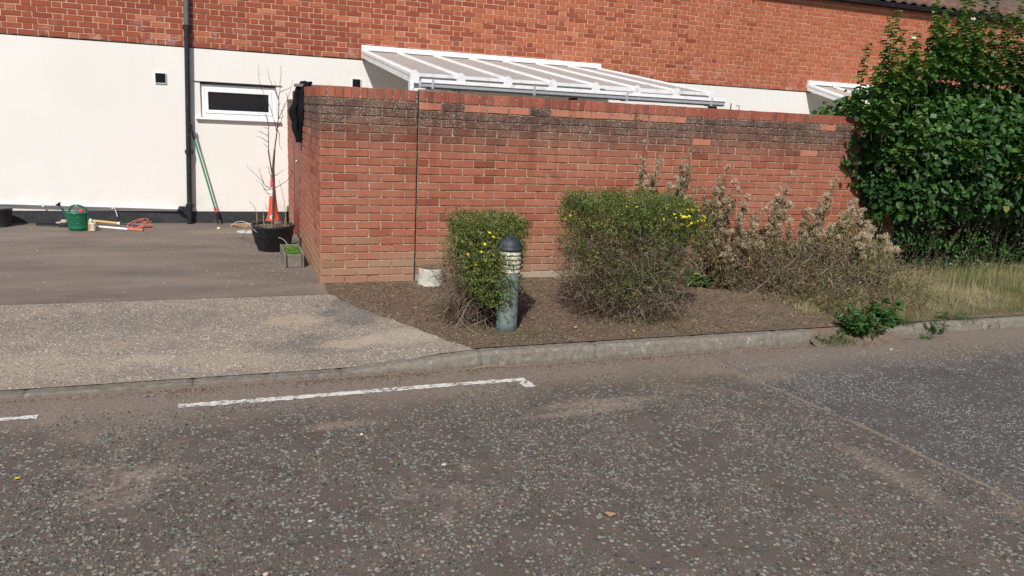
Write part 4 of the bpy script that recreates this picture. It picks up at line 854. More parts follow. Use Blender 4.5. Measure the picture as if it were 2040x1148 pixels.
def potentilla(label, base, lobes, nleaf, twl, ntwig, nfine, flw, name='flowering_bush', leafsz=(.011, .019), nspray=260):
    root = thing(name, label, 'bush', base, 'clipped bushes in the flower bed'); L = base; base = np.array(base)
    g = Geo(); B, _ = in_lobes(lobes+twl, ntwig, 3, .4); A = base+RNG.normal(0, 1, (ntwig, 3))*[.16, .12, 0]; A[:, 2] = RNG.uniform(-.02, .02, ntwig)
    strands(g, A, B, 9, RNG.normal(0, .05, (ntwig, 3))+[0, 0, -.02], RNG.uniform(.0015, .0045, ntwig), 4, wob=.12); g.build('stems', M_btwig, root, off=L)
    g = Geo(); A, dd = in_lobes(twl, nfine, 3, .25); B = A+unit(RNG.normal(size=(nfine, 3))*[1, 1, .8]+dd*.6)*RNG.uniform(.04, .17, nfine)[:, None]; B[:, 2] = np.maximum(B[:, 2], .0)
    strands(g, A, B, 6, RNG.normal(0, .02, (nfine, 3)), RNG.uniform(.0010, .0027, nfine), 3, wob=.06); gsp = g
    g = Geo(); nc = nleaf//6; C, dd = in_lobes(lobes, nc, 6, .45)
    keep = (fbm(C[:, 0]+C[:, 1]*.5, C[:, 2]+C[:, 1], 9, 2, 3) > .26); C, dd = C[keep], dd[keep]; cr = np.clip(RNG.random(len(C))*.75+.15+.25*(fbm(C[:, 0]*1.3, C[:, 2], 7, 2, 8)-.5), 0, 1)
    C6 = np.repeat(C, 6, 0); d6 = np.repeat(dd, 6, 0); n = len(C6)
    D = unit(d6*.7+RNG.normal(0, .7, (n, 3))+[0, 0, .25]); Nn = unit(RNG.normal(0, .5, (n, 3))+d6*.6+[0, 0, .6]); C6 = C6+RNG.normal(0, .010, (n, 3))
    C6[:, 2] = np.maximum(C6[:, 2], .01)
    lf = RNG.uniform(*leafsz, n); leaves(g, C6, D, Nn, lf, lf*RNG.uniform(.35, .6, n), .2, .2, np.clip(np.repeat(cr, 6)+RNG.normal(0, .12, n), 0, 1)); sprays(g, gsp, lobes[:4], nspray, (.025, .075), (.013, .024)); sprays(g, gsp, lobes[1:], nspray//2, (.03, .10), (.012, .02), .1, (.2, .9)); g.build('foliage', M_bush, root, off=L); gsp.build('twigs', M_btwig, root, off=L)
    if flw is not None: add_flowers(root, *flw)
    return root
# bush by the bollard
lo = [(1.15, -1.42, .775, .275, .28, .085, 2.2), (1.14, -1.48, .62, .26, .28, .16, 2.4), (1.08, -1.60, .47, .19, .24, .20, 2.2), (1.09, -1.76, .42, .13, .18, .20, 1.3), (1.25, -1.52, .36, .14, .2, .2, .6), (.92, -1.46, .55, .10, .2, .15, .35)]
tw = [(1.02, -1.46, .22, .27, .30, .20, 1.5), (.92, -1.5, .42, .14, .2, .2, .5), (1.12, -1.5, .35, .22, .25, .25, .8)]
fp, fd = in_lobes([(1.05, -1.68, .62, .18, .15, .16, 1)], 60, 3, .97); sel = [i for i in range(60) if fd[i][1] < -.55][:13]
potentilla('small clipped green bush with a few yellow flowers behind the bollard lamp', (1.08, -1.48, 0), lo, 33000, tw, 330, 1500, (fp[sel], fd[sel]), leafsz=(.012, .022))
# large bush
lo = [(2.42, -1.40, .955, .50, .38, .075, 2.6), (2.46, -1.42, .86, .55, .40, .12, 3.2), (2.78, -1.50, .80, .28, .36, .16, 1.7), (2.44, -1.45, .64, .54, .41, .20, 1.9), (2.42, -1.5, .42, .50, .39, .20, .9), (2.2, -1.5, .72, .36, .4, .2, .6), (2.5, -1.72, .26, .18, .14, .26, .35), (2.3, -1.6, .45, .38, .3, .25, .6)]
tw = [(2.40, -1.50, .34, .54, .42, .35, 3.8), (2.45, -1.48, .60, .58, .44, .16, 2.2), (2.5, -1.5, .16, .40, .40, .18, 1.2), (2.0, -1.45, .45, .15, .3, .3, .5)]
fp1, fd1 = in_lobes([(2.80, -1.52, .86, .25, .36, .12, 1)], 420, 3, .98); s1 = [i for i in range(420) if fd1[i][1] < -.3 or fd1[i][2] > .5][:92]
fp2, fd2 = in_lobes([(2.3, -1.45, .88, .5, .42, .13, 1)], 60, 3, .98); s2 = [i for i in range(60) if fd2[i][1] < -.3][:8]
potentilla('large square clipped bush with brown twiggy sides and many yellow flowers', (2.42, -1.48, 0), lo, 52000, tw, 520, 4600, (np.concatenate([fp1[s1], fp2[s2]]), np.concatenate([fd1[s1], fd2[s2]])), leafsz=(.012, .021), nspray=560)

# ---- large hedge shrub on the right
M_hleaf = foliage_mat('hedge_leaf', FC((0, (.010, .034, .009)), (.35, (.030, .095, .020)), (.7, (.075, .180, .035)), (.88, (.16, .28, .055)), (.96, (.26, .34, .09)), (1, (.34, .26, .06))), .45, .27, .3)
M_hstem = foliage_mat('hedge_stem', FC((0, (.04, .028, .02)), (.6, (.10, .075, .052)), (1, (.18, .14, .095))), .85, 0.0)
HL = (7.9, .1, 0)
hd = thing('hedge_shrub', 'tall dark green broad leaved shrub covering the right end of the wall', 'shrub', HL)
hl = [(8.1, .35, 1.45, 2.15, .95, .85, 5), (8.3, .3, 1.88, 1.9, .8, .42, 2.3), (6.86, -.1, 1.35, .56, .52, .68, 1.3), (7.0, .05, 1.80, .56, .5, .42, 1.0), (7.6, -.15, 1.35, 1.3, .65, .75, 3.0), (6.78, -.2, .80, .40, .35, .45, .8), (6.62, -.35, 1.0, .34, .25, .5, .6), (9.3, -.1, 1.4, 1.2, .8, 1.0, 1.5), (8.2, 1.0, .9, 2.0, .5, .9, 2.6), (6.9, .5, .9, .6, .5, .9, 1.2), (7.0, 1.1, .75, 1.2, .5, .9, 1.6), (9.9, .9, .8, 1.3, .6, 1.0, 1.6)]
g = Geo(); N = 33000; C, dd = in_lobes(hl, N, 2.3, .5); 
dens = fbm(C[:, 0]+.4*C[:, 1], C[:, 2], 2.6, 3, 5); keep = (dens > .31) & ((C[:, 2] > .62+.25*fbm(C[:, 0], C[:, 0]*0, 3, 2, 1)) | (C[:, 1] > .7)); C, dd = C[keep], dd[keep]; n = len(C)
D = unit(dd*.55+RNG.normal(0, .55, (n, 3))+[0, 0, -.15]); Nn = unit(dd*.8+RNG.normal(0, .35, (n, 3))+[-.1, -.2, .75]); sz = RNG.uniform(.045, .100, n)
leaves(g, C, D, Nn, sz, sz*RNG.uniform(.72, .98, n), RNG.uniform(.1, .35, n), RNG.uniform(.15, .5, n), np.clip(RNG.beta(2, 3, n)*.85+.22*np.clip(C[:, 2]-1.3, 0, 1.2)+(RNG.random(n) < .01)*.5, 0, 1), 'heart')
bl = [(7.2, .95, .35, 1.0, .35, .5, 1), (8.6, .9, .4, 1.2, .35, .55, 1.2), (10.2, .7, .5, 1.3, .4, .7, 1.5), (9.4, .3, .4, .5, .3, .5, .5)]
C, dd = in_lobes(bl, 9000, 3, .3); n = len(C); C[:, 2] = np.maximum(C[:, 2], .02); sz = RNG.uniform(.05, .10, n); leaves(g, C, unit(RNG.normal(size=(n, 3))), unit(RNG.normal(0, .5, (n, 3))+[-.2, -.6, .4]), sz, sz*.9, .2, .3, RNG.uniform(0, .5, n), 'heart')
# low sprigs
cl = [(6.55, -.35, .28, .28, .2, .22, 1), (7.2, -.5, .26, .3, .15, .16, .8), (7.75, -.45, .32, .25, .15, .2, .8), (6.5, -.4, .65, .35, .2, .22, 1), (8.1, -.5, .2, .4, .15, .15, .9), (6.9, -.45, .5, .4, .2, .2, .8), (7.6, -.4, .55, .5, .2, .2, .8), (8.6, -.4, .45, .4, .2, .3, .8)]
C, dd = in_lobes(cl, 1500, 2.5, .4); n = len(C); sz = RNG.uniform(.03, .06, n); leaves(g, C, unit(dd+RNG.normal(0, .5, (n, 3))), unit(RNG.normal(0, .4, (n, 3))+[0, -.2, 1]), sz, sz*.55, .2, .3, RNG.uniform(.1, .8, n))
# upright shoots on top with paired leaves
gs = Geo()
SH = []
for (x0, y0, z0, h) in [(6.05, -.28, 1.75, .62), (6.22, -.25, 1.95, .95), (6.36, -.22, 2.05, .85), (6.48, -.2, 2.1, .7), (6.58, -.25, 2.1, .5), (6.62, -.2, 2.3, .55), (6.75, -.2, 2.4, .4), (6.98, -.2, 2.4, .78), (7.12, -.2, 2.4, .95), (7.22, -.2, 2.4, .85), (7.45, -.2, 2.4, .75), (7.6, -.2, 2.4, .65), (7.9, -.2, 2.4, .85), (8.05, -.2, 2.4, .8), (8.3, -.2, 2.4, 1.0), (8.45, -.2, 2.3, .95), (8.6, -.2, 2.4, 1.0), (6.3, -.45, 1.4, .4), (6.4, -.5, 1.6, .4), (7.0, -.6, 1.5, .45), (7.9, -.75, 1.35, .6), (8.2, -.75, 1.4, .5), (7.4, -.1, 2.5, .6), (7.75, .1, 2.5, .8)]:
    for q in range(4):
        SH.append((x0+q*random.uniform(-.06, .06), y0+random.uniform(-.25, .22), z0-.08, 1.2*h*random.uniform(.85, 1.05) if q == 0 else h*random.uniform(.5, .9)))
tips = []
for (x0, y0, z0, h) in SH:
    K = 12; P = np.stack([x0+np.cumsum(RNG.normal(0, .008, K)), y0+np.cumsum(RNG.normal(0, .008, K)), z0-.10+np.linspace(0, h+.10, K)], 1); tubes(gs, P, np.linspace(.0045, .0015, K), 5, .3)
    m = int(h/.030); 
    for j in range(m):
        f_ = j/m; p_ = np.array([np.interp(f_*(h)+.10, np.linspace(0, h+.10, K), P[:, k]) for k in range(3)]); a = j*2.4+random.uniform(-.3, .3)
        for s in (0, math.pi): 
            if random.random() < .93:
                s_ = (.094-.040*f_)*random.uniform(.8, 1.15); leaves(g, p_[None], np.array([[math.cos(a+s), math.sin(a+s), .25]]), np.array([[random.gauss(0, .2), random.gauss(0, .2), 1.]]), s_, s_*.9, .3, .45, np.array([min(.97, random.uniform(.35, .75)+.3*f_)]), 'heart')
    tips.append(P[-1])
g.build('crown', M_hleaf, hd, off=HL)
nst = 60; A = np.stack([RNG.uniform(6.4, 9.2, nst), RNG.uniform(-.35, .3, nst), np.zeros(nst)], 1); B = A+np.stack([RNG.normal(0, .32, nst), RNG.normal(0, .15, nst), RNG.uniform(.8, 1.7, nst)], 1)
strands(gs, A[:26], B[:26], 10, RNG.normal(0, .04, (26, 3)), RNG.uniform(.010, .024, 26), 7, wob=.1); strands(gs, A[26:], B[26:], 8, RNG.normal(0, .06, (34, 3)), RNG.uniform(.004, .009, 34), 5, wob=.12)
nt_ = 260; A = np.stack([RNG.uniform(6.3, 9.2, nt_), RNG.uniform(-.45, .2, nt_), RNG.uniform(.1, .85, nt_)], 1); B = A+RNG.normal(0, .16, (nt_, 3)); strands(gs, A, B, 6, RNG.normal(0, .03, (nt_, 3)), RNG.uniform(.0016, .004, nt_), 4, wob=.08)
gs.build('stems', M_hstem, hd, off=HL)
M_petalw = foliage_mat('white_petal', FC((0, (.75, .75, .70)), (1, (.85, .85, .80))), .6, .3)
tt = [tips[i] for i in (2, 18, 24)]; add_flowers(hd, tt+[(7.35, -.3, 3.0)], [(-.3, -.6, .7)]*4, 'white_flower', M_petalw, .040, (.8, 1.1))

# ---- dried thistles
M_dleaf = foliage_mat('dried_thistle_leaf', FC((0, (.085, .052, .034)), (.4, (.22, .145, .095)), (.76, (.36, .27, .18)), (.86, (.26, .27, .10)), (1, (.15, .24, .055))), .9, .15, .1)
M_dstem = foliage_mat('dried_thistle_stem', FC((0, (.15, .10, .06)), (.6, (.27, .20, .12)), (1, (.27, .27, .12))), .85, 0.0)
M_fluff = foliage_mat('thistle_down', FC((0, (.36, .27, .18)), (.5, (.58, .48, .36)), (1, (.80, .72, .60))), .95, .3, .05)
def head_mesh(seed, n=90, s=.024):
    g = Geo(); r_ = np.random.default_rng(seed)
    d = unit(r_.normal(size=(n, 3))+[0, 0, .55]); A = d*.003; B = d*(s*r_.uniform(.5, 1.05, n))[:, None]+[0, 0, .004]; side = unit(np.cross(d, r_.normal(size=(n, 3))))
    P = np.stack([A, (A+B)/2+r_.normal(0, .001, (n, 3)), B], 1); t_ = r_.uniform(.0022, .0046, n)
    V = np.stack([A-side*.0008, A+side*.0008, B+side*t_[:, None]*.5, B-side*t_[:, None]*.5], 1).reshape(-1, 3); b = np.arange(n)*4
    g.add(V, np.stack([b, b+1, b+2, b+3], -1), None, np.repeat(r_.uniform(.25, 1, n), 4)); lathe(g, [(0, -.016), (.007, -.013), (.009, -.004), (.006, .004), (0, .006)], 7, r=0.); return g
HM = []
def thistle(label, base, tips_, nleaf=120, spread=.09, green=.1, group='dried thistles along the wall', headscale=1., extra=0):
    root = thing('dried_thistle', label, 'thistle', base, group); L = base; b = np.array(base, float); gs_, gl_ = Geo(), Geo(); heads = []
    for (tx_, ty_, tz_) in tips_:
        T_ = np.array([tx_, ty_, tz_]); K = 16; P = smoothpath([b+RNG.normal(0, .03, 3)*[1, 1, 0], b*.6+T_*.4+RNG.normal(0, .03, 3), T_], K)+np.cumsum(RNG.normal(0, .003, (16, 3)), 0); ln = np.linalg.norm(P[-1]-P[0])
        tubes(gs_, P, np.linspace(.0055, .002, K), 5, RNG.random()); heads.append(P[-1]); nb = max(4, int(ln*9))
        for q in range(nb):
            f_ = random.uniform(.45, .96); p0 = P[int(f_*(K-1))]; l = random.uniform(.05, .15)*(1.25-f_); p1 = p0+np.array([random.gauss(0, .6)*l, random.gauss(0, .6)*l, l]); tubes(gs_, [pathk([p0, (p0+p1)/2+RNG.normal(0, .006, 3), p1], 5)], np.linspace(.0026, .0016, 5), 4, RNG.random()); heads.append(p1)
        n = int(nleaf*2.4); f_ = RNG.beta(1.5, 1.3, n)*.95; C = np.stack([np.interp(f_*(K-1), np.arange(K), P[:, k]) for k in range(3)], 1)+RNG.normal(0, spread*.33, (n, 3))*(1.25-f_)[:, None]
        D = unit(RNG.normal(0, .8, (n, 3))+[0, 0, -.75]); sz = RNG.uniform(.022, .070, n)*(1.2-.6*f_); rr = np.where(RNG.random(n) < green, RNG.uniform(.82, 1, n), RNG.uniform(0, .78, n))
        C[:, 2] = np.maximum(C[:, 2], .03); leaves(gl_, C, D, RNG.normal(size=(n, 3)), sz, sz*RNG.uniform(.2, .42, n), RNG.uniform(-.5, .7, n), RNG.uniform(-.9, 1.2, n), rr)
    gs_.build('stems', M_dstem, root, off=L); gl_.build('dead_leaves', M_dleaf, root, off=L)
    for p_ in heads[:80]:
        if len(HM) < 4: o = head_mesh(len(HM)+3).build('seed_head', M_fluff, root); HM.append(o)
        else: o = random.choice(HM).copy(); S.collection.objects.link(o); o.parent = root
        o.location = Vector(p_)-Vector(L); o.rotation_euler = (random.gauss(0, .7), random.gauss(0, .7), random.uniform(0, 6)); o.scale = (random.uniform(.7, 1.35)*headscale*1.5,)*3
    return root
thistle('tall thin dried thistle, leftmost above the large square bush', (3.20, -.32, 0), [(3.17, -.35, 1.45), (3.32, -.33, 1.28), (3.25, -.4, 1.1)], 170, .10, .25)
thistle('branching dried thistle rising just right of the tallest thin one', (3.58, -.33, 0), [(3.70, -.35, 1.38), (3.58, -.4, 1.33), (3.66, -.3, 1.2), (3.45, -.4, 1.05), (3.78, -.4, 1.0), (3.60, -.45, .9)], 170, .13, .2)
thistle('bushy fluffy dried thistle at the right end of the square bush top', (4.0, -.38, 0), [(4.17, -.35, 1.22), (4.05, -.35, 1.10), (4.22, -.4, 1.08), (3.95, -.45, 1.02), (4.30, -.4, .98), (4.12, -.5, .9), (3.92, -.3, .95)], 190, .13, .12)
thistle('short dried thistle standing in the gap before the leaning one', (4.35, -.45, 0), [(4.42, -.4, .90), (4.52, -.45, .78), (4.3, -.5, .74), (4.6, -.4, .66)], 150, .11, .15)
thistle('dried thistle leaning right against the bare brick wall', (4.68, -.38, 0), [(5.02, -.35, 1.16), (4.90, -.38, 1.0), (5.0, -.4, .85), (4.78, -.4, .8)], 130, .09, .15)
thistle('upright fluffy thistle beside the hedge shadow on the wall', (5.05, -.75, 0), [(5.28, -.78, 1.15), (5.18, -.75, .98), (5.05, -.8, .92), (5.42, -.85, .9), (4.9, -.8, .8)], 170, .10, .35)
thistle('densest dried thistle with a mass of pale fluffy heads before the hedge', (5.1, -1.0, 0), [(5.45, -.85, .93), (5.55, -.9, .85), (5.3, -1.0, .88), (5.62, -.95, .70), (5.15, -1., .82), (5.5, -1.1, .65), (5.0, -1.05, .7), (5.72, -1., .58)], 240, .14, .35, headscale=1.15)
thistle('thistle with pale heads hanging over the weeds in front of the dense one', (5.2, -1.35, 0), [(5.25, -1.3, .72), (5.4, -1.4, .62), (5.1, -1.4, .66), (5.5, -1.35, .55), (5.0, -1.45, .58)], 200, .13, .45, headscale=1.1)
thistle('low thistle sprawling right with fluffy heads against the dark hedge', (5.3, -1.05, 0), [(5.98, -.85, .50), (6.1, -.9, .42), (5.85, -1.0, .42), (5.75, -1.1, .34), (6.18, -.85, .38)], 150, .10, .5, headscale=1.2)
thistle('low brown thistle at the left edge of the dry thicket', (4.0, -.75, 0), [(3.88, -.8, .62), (4.05, -.8, .55), (4.2, -.85, .66), (4.35, -.9, .6), (3.8, -.7, .45)], 170, .12, .2)
thistle('brown thistle with small heads in the middle of the dry thicket', (4.65, -.85, 0), [(4.84, -.85, .82), (4.6, -.9, .72), (4.45, -.9, .66), (4.95, -.95, .66), (4.75, -1., .6)], 190, .12, .3)
# dry tangled undergrowth below the thistles
root = thing('dry_thicket', 'low tangle of dead brown stems under the thistles', 'undergrowth', (4.7, -1.0, 0)); L = (4.7, -1., 0)
tw = [(4.3, -.85, .27, .42, .35, .29, 1), (4.8, -1.02, .26, .5, .42, .28, 1.6), (5.2, -1.15, .28, .48, .42, .30, 1.4), (4.85, -1.62, .18, .45, .42, .22, 1.3), (4.5, -1.4, .18, .35, .35, .2, .8), (5.1, -1.80, .22, .38, .32, .24, 1.3), (4.55, -1.95, .12, .3, .2, .15, .7), (4.0, -.6, .16, .3, .3, .18, .4)]
g = Geo(); n = 2900; A, dd = in_lobes(tw, n, 2.5, .2); B = A+unit(RNG.normal(size=(n, 3))*[1, .8, .9]+[.1, -.1, .25])*RNG.uniform(.05, .24, n)[:, None]; B[:, 2] = np.maximum(B[:, 2], 0); strands(g, A, B, 6, RNG.normal(0, .025, (n, 3)), RNG.uniform(.0012, .0034, n), 3, wob=.06)
n = 60; A = np.stack([RNG.uniform(4.1, 5.1, n), RNG.uniform(-1.5, -.7, n), np.zeros(n)], 1); B = A+np.stack([RNG.normal(-.1, .25, n), RNG.normal(-.15, .15, n), RNG.uniform(.15, .5, n)], 1); strands(g, A, B, 8, RNG.normal(0, .04, (n, 3)), RNG.uniform(.003, .007, n), 5, r=RNG.uniform(.6, 1, n), wob=.1); g.build('stems', M_btwig, root, off=L)
g = Geo(); n = 8200; C, dd = in_lobes(tw, n, 2.5, .5); sz = RNG.uniform(.018, .050, n); C[:, 2] = np.maximum(C[:, 2], .01); leaves(g, C, RNG.normal(size=(n, 3)), RNG.normal(size=(n, 3)), sz, sz*.3, RNG.uniform(-.5, .7, n), RNG.uniform(-1, 1, n), np.where(RNG.random(n) < .45, RNG.uniform(.80, 1, n), RNG.uniform(0, .75, n))); g.build('dead_leaves', M_dleaf, root, off=L)

# ---- grasses
M_grass = foliage_mat('verge_grass', FC((0, (.06, .12, .024)), (.3, (.15, .21, .05)), (.5, (.30, .30, .12)), (.75, (.48, .41, .24)), (1, (.64, .55, .36))), .75, .25, .15)
def grass(n, xy, h, rfun, lean=.45, w=(.0022, .0045)):
    X, Y = xy; hh = h(X, Y)*RNG.uniform(.45, 1.15, n); az = RNG.uniform(0, 2*np.pi, n); ln = np.abs(RNG.normal(0, lean, n)); K = 5; t_ = np.linspace(0, 1, K)
    P = np.stack([X[:, None]+np.cos(az)[:, None]*(ln*hh)[:, None]*t_**1.8, Y[:, None]+np.sin(az)[:, None]*(ln*hh)[:, None]*t_**1.8, zb(X, Y)[:, None]-.01+hh[:, None]*t_*(1-.55*np.minimum(ln, 1.3)[:, None]*t_)], -1)
    side = np.stack([-np.sin(az+RNG.normal(0, .6, n)), np.cos(az), np.zeros(n)], 1); return P, RNG.uniform(*w, n), unit(side), rfun
g = Geo(); n = 30000; X = RNG.uniform(4.15, 9.4, n); Y = RNG.uniform(-2.17, -.25, n)
k = (fbm(X, Y, 5, 2, 4) > .30) & ((X > 5.4-.3*(Y+1.2)) | (Y < -1.2)) & (X+.55*Y > 3.2-.2*fbm(X, Y, 6, 2, 6)); X, Y = X[k], Y[k]; n = len(X)
r_ = np.clip(fbm(X, Y, 2.2, 3, 7)*1.15-.12+RNG.normal(0, .17, n)+.18*(Y < -1.7)*0, 0, 1)
P, w_, sd_, _ = grass(n, (X, Y), lambda X, Y: .05+.16*fbm(X, Y, 3.5, 2, 9)+.05*(Y > -1), None, 1.1); ribbons(g, P, w_, sd_, r_)
n = 900; X = RNG.uniform(5.8, 8.8, n); Y = RNG.uniform(-1.3, -.35, n); P, w_, sd_, _ = grass(n, (X, Y), lambda X, Y: .30+0*X, None, .25); ribbons(g, P, w_*.7, sd_, RNG.uniform(.7, 1, n))
# leaning straw at the left end of the verge
n = 1500; X = RNG.uniform(4.45, 5.35, n); Y = RNG.uniform(-2.1, -1.45, n); hh = RNG.uniform(.15, .38, n); t_ = np.linspace(0, 1, 5)
P = np.stack([X[:, None]-.15*t_+hh[:, None]*.55*t_**1.3*RNG.normal(1, .5, n)[:, None], Y[:, None]+hh[:, None]*.25*t_*RNG.normal(0, 1, n)[:, None], .0+hh[:, None]*.75*t_], -1); ribbons(g, P, RNG.uniform(.0018, .0035, n), unit(RNG.normal(size=(n, 3))*[1, 1, .1]), RNG.uniform(.5, 1, n))
o = g.build('grass_verge', M_grass); tag(o, 'mixed straw and green long grass growing on the verge before the hedge', 'grass', kind='stuff')
g = Geo(); n = 1500; cx = RNG.choice([.35, .95, 1.28, 1.36, 2.5, 2.75, 3.3, 3.6, 3.95, 4.2, 3.2, 1.05], n); cy = {.35: -.22, .95: -1.72, 1.28: -1.95, 1.36: -1.86, 2.5: -1.95, 2.75: -1.9, 3.3: -.9, 3.6: -.6, 3.95: -1.3, 4.2: -1.6, 3.2: -.5, 1.05: -1.8}
Y = np.array([cy[c] for c in cx])+RNG.normal(0, .07, n); X = cx+RNG.normal(0, .10, n); Y = np.clip(Y, -2.17, -.05); P, w_, sd_, _ = grass(n, (X, Y), lambda X, Y: .05+0*X, None, 1.1); ribbons(g, P, w_*.8, sd_, RNG.uniform(.05, .6, n))
o = g.build('bed_grass', M_grass); tag(o, 'sparse short grass tufts in the bare flower bed', 'grass', kind='stuff')

M_weed = foliage_mat('weed_leaf', FC((0, (.018, .060, .014)), (.5, (.045, .125, .025)), (.85, (.10, .22, .045)), (1, (.22, .33, .08))), .45, .3, .4)
def weed(label, base, n, R_, H_, sz, shape='oval', name='weed', asp=.5, rr=(.1, 1), group='weeds', cat='weed', blades=0, upr=.2):
    root = thing(name, label, cat, base, group); L = base; b = np.array(base, float); g = Geo(); gs_ = Geo()
    ns = max(3, n//12); a = RNG.uniform(0, 6.28, ns); q = RNG.random(ns)**.6; T_ = b+np.stack([np.cos(a)*q*R_[0], np.sin(a)*q*R_[1], H_*RNG.uniform(.35, 1, ns)], 1); A = b+(T_-b)*[.35, .35, 0]
    strands(gs_, A, T_, 6, RNG.normal(0, .01, (ns, 3)), np.full(ns, .0018), 4); gs_.build('stems', M_weed, root, off=L)
    k = RNG.integers(0, ns, n); f_ = RNG.uniform(.15, 1, n)[:, None]; C = A[k]*(1-f_)+T_[k]*f_; D = unit(RNG.normal(size=(n, 3))*[1, 1, .4]+(C-b)*2+[0, 0, upr]); s_ = RNG.uniform(*sz, n)
    C[:, 2] = np.maximum(C[:, 2], b[2]+.008); leaves(g, C, D, RNG.normal(0, .35, (n, 3))+[0, -.25, 1], s_, s_*asp*RNG.uniform(.8, 1.2, n), .15, .35, RNG.uniform(*rr, n), shape)
    if blades:
        X = b[0]+RNG.normal(0, R_[0]*.5, blades); Y = b[1]+RNG.normal(0, R_[1]*.5, blades); hh = RNG.uniform(.3, 1, blades)*H_; az = RNG.uniform(0, 6.28, blades); t_ = np.linspace(0, 1, 5)
        P = np.stack([X[:, None]+np.cos(az)[:, None]*hh[:, None]*.8*t_**1.5, Y[:, None]+np.sin(az)[:, None]*hh[:, None]*.8*t_**1.5, b[2]+hh[:, None]*t_*(1-.4*t_)], -1); ribbons(g, P, RNG.uniform(.003, .006, blades), unit(np.stack([-np.sin(az), np.cos(az), 0*az], 1)), RNG.uniform(.2, .9, blades))
    g.build('leaves', M_weed, root, off=L); return root
weed('leafy green weed spilling over the broken kerb end', (4.33, -2.30, -.07), 460, (.30, .18), .24, (.035, .075), 'oval', asp=.45, rr=(.1, .8))
weed('grassy green tuft growing at the end of the grey kerb stone', (3.98, -2.36, RZ), 60, (.20, .10), .13, (.02, .04), asp=.4, blades=420)
weed('broad leaved weed standing behind the green tuft over the kerb gap', (4.62, -2.18, -.04), 90, (.22, .14), .24, (.05, .09), 'heart', asp=.75, rr=(.2, .7))
weed('small weed cluster creeping over the right kerb', (5.18, -2.33, -.08), 190, (.18, .07), .14, (.014, .03), asp=.55, rr=(.1, .9))
weed('low weed with reddish leaves at the foot of the right kerb', (4.95, -2.42, RZ), 70, (.16, .05), .06, (.015, .03), asp=.5)
weed('green weed in the joint at the far right kerb', (5.85, -2.30, -.09), 60, (.12, .05), .08, (.015, .03), asp=.5)
weed('straggly weed rooted in the top edge of the right kerb', (5.45, -2.20, -.01), 120, (.16, .07), .13, (.012, .028), asp=.5, rr=(.2, 1), blades=90)
weed('grassy weed hanging over the right kerb between the two small ones', (5.62, -2.24, -.02), 40, (.15, .07), .12, (.012, .024), asp=.5, rr=(.4, 1), blades=140)
weed('dry grassy tuft leaning over the start of the right kerb', (4.82, -2.22, -.02), 30, (.16, .08), .16, (.012, .024), asp=.4, rr=(.5, 1), blades=220)
weed('bright green dandelion leaves just behind the square bush', (3.72, -.62, 0), 110, (.20, .12), .16, (.06, .12), 'blade', asp=.9, rr=(.5, 1), upr=.8)
weed('bright green dandelion clump at the foot of the bushy thistle', (4.02, -.72, 0), 120, (.20, .13), .17, (.06, .12), 'blade', asp=.9, rr=(.4, .95), upr=.8)
weed('pale green upright weed in front of the wall between the thistles', (4.55, -.35, .0), 60, (.22, .08), .62, (.03, .05), asp=.45, rr=(.7, 1))
weed('yellowish sprig growing out of the road tarmac', (-.45, -3.53, RZ), 16, (.03, .02), .018, (.008, .014), asp=.5, rr=(.7, 1))
weed('tiny bright green seedling on the road tarmac', (-.05, -3.72, RZ), 7, (.018, .015), .02, (.012, .02), asp=.4, rr=(.85, 1))

# ================================================================= LITTER, CHIPPINGS
M_litter = foliage_mat('plant_litter', [(0, (1, 1, 1)), (1, (1, 1, 1))], .9, 0, .1, usecol=True)
def bits(g, X, Y, Z, ln, wd, cols, flatv=.25, thick=0):
    n = len(X); a = RNG.uniform(0, 6.28, n); D = np.stack([np.cos(a), np.sin(a), RNG.normal(0, flatv, n)], 1); Nn = np.stack([RNG.normal(0, .5, n), RNG.normal(0, .5, n), np.ones(n)], 1); c = np.array(cols)[RNG.integers(0, len(cols), n)]*RNG.uniform(.7, 1.25, (n, 1))
    leaves(g, np.stack([X, Y, Z], 1), D, Nn, ln, wd, RNG.uniform(-.2, .3, n), RNG.uniform(-.4, .4, n), None, 'oval', c)
LC = [(.19, .13, .09), (.30, .21, .145), (.13, .088, .06), (.055, .036, .025), (.07, .045, .03), (.34, .25, .165), (.46, .37, .26), (.20, .125, .08), (.30, .165, .095)]
g = Geo(); n = 34000; X = RNG.uniform(0, 4.6, n); Y = RNG.uniform(-2.21, -.02, n); k = X > np.interp(Y, AE_Y, AE_X)-.02*RNG.random(n); X, Y = X[k], Y[k]; n = len(X)
bits(g, X, Y, zb(X, Y)+RNG.uniform(0, .006, n), RNG.uniform(.007, .026, n), RNG.uniform(.003, .009, n), LC)
n = 3600; X = RNG.uniform(.2, 4.4, n); Y = RNG.uniform(-2.15, -.1, n); k = X > np.interp(Y, AE_Y, AE_X)+.02; X, Y = X[k], Y[k]; n = len(X); bits(g, X, Y, zb(X, Y)+.008, RNG.uniform(.02, .07, n), RNG.uniform(.0015, .0028, n), [(.30, .22, .14), (.22, .15, .09), (.36, .29, .20)], .08)
o = g.build('bed_litter', M_litter); tag(o, 'dead leaf and bark litter covering the bed soil', 'leaf litter', kind='stuff')
g = Geo(); n = 5200; X = RNG.uniform(-1.2, 5.2, n); Y = -2.375-np.abs(RNG.exponential(.055, n)); k = fbm(X, Y*0, 2.3, 3, 2) > .36; X, Y = X[k], Y[k]; n = len(X)
bits(g, X, Y, np.full(n, RZ+.004), RNG.uniform(.006, .02, n), RNG.uniform(.002, .006, n), LC)
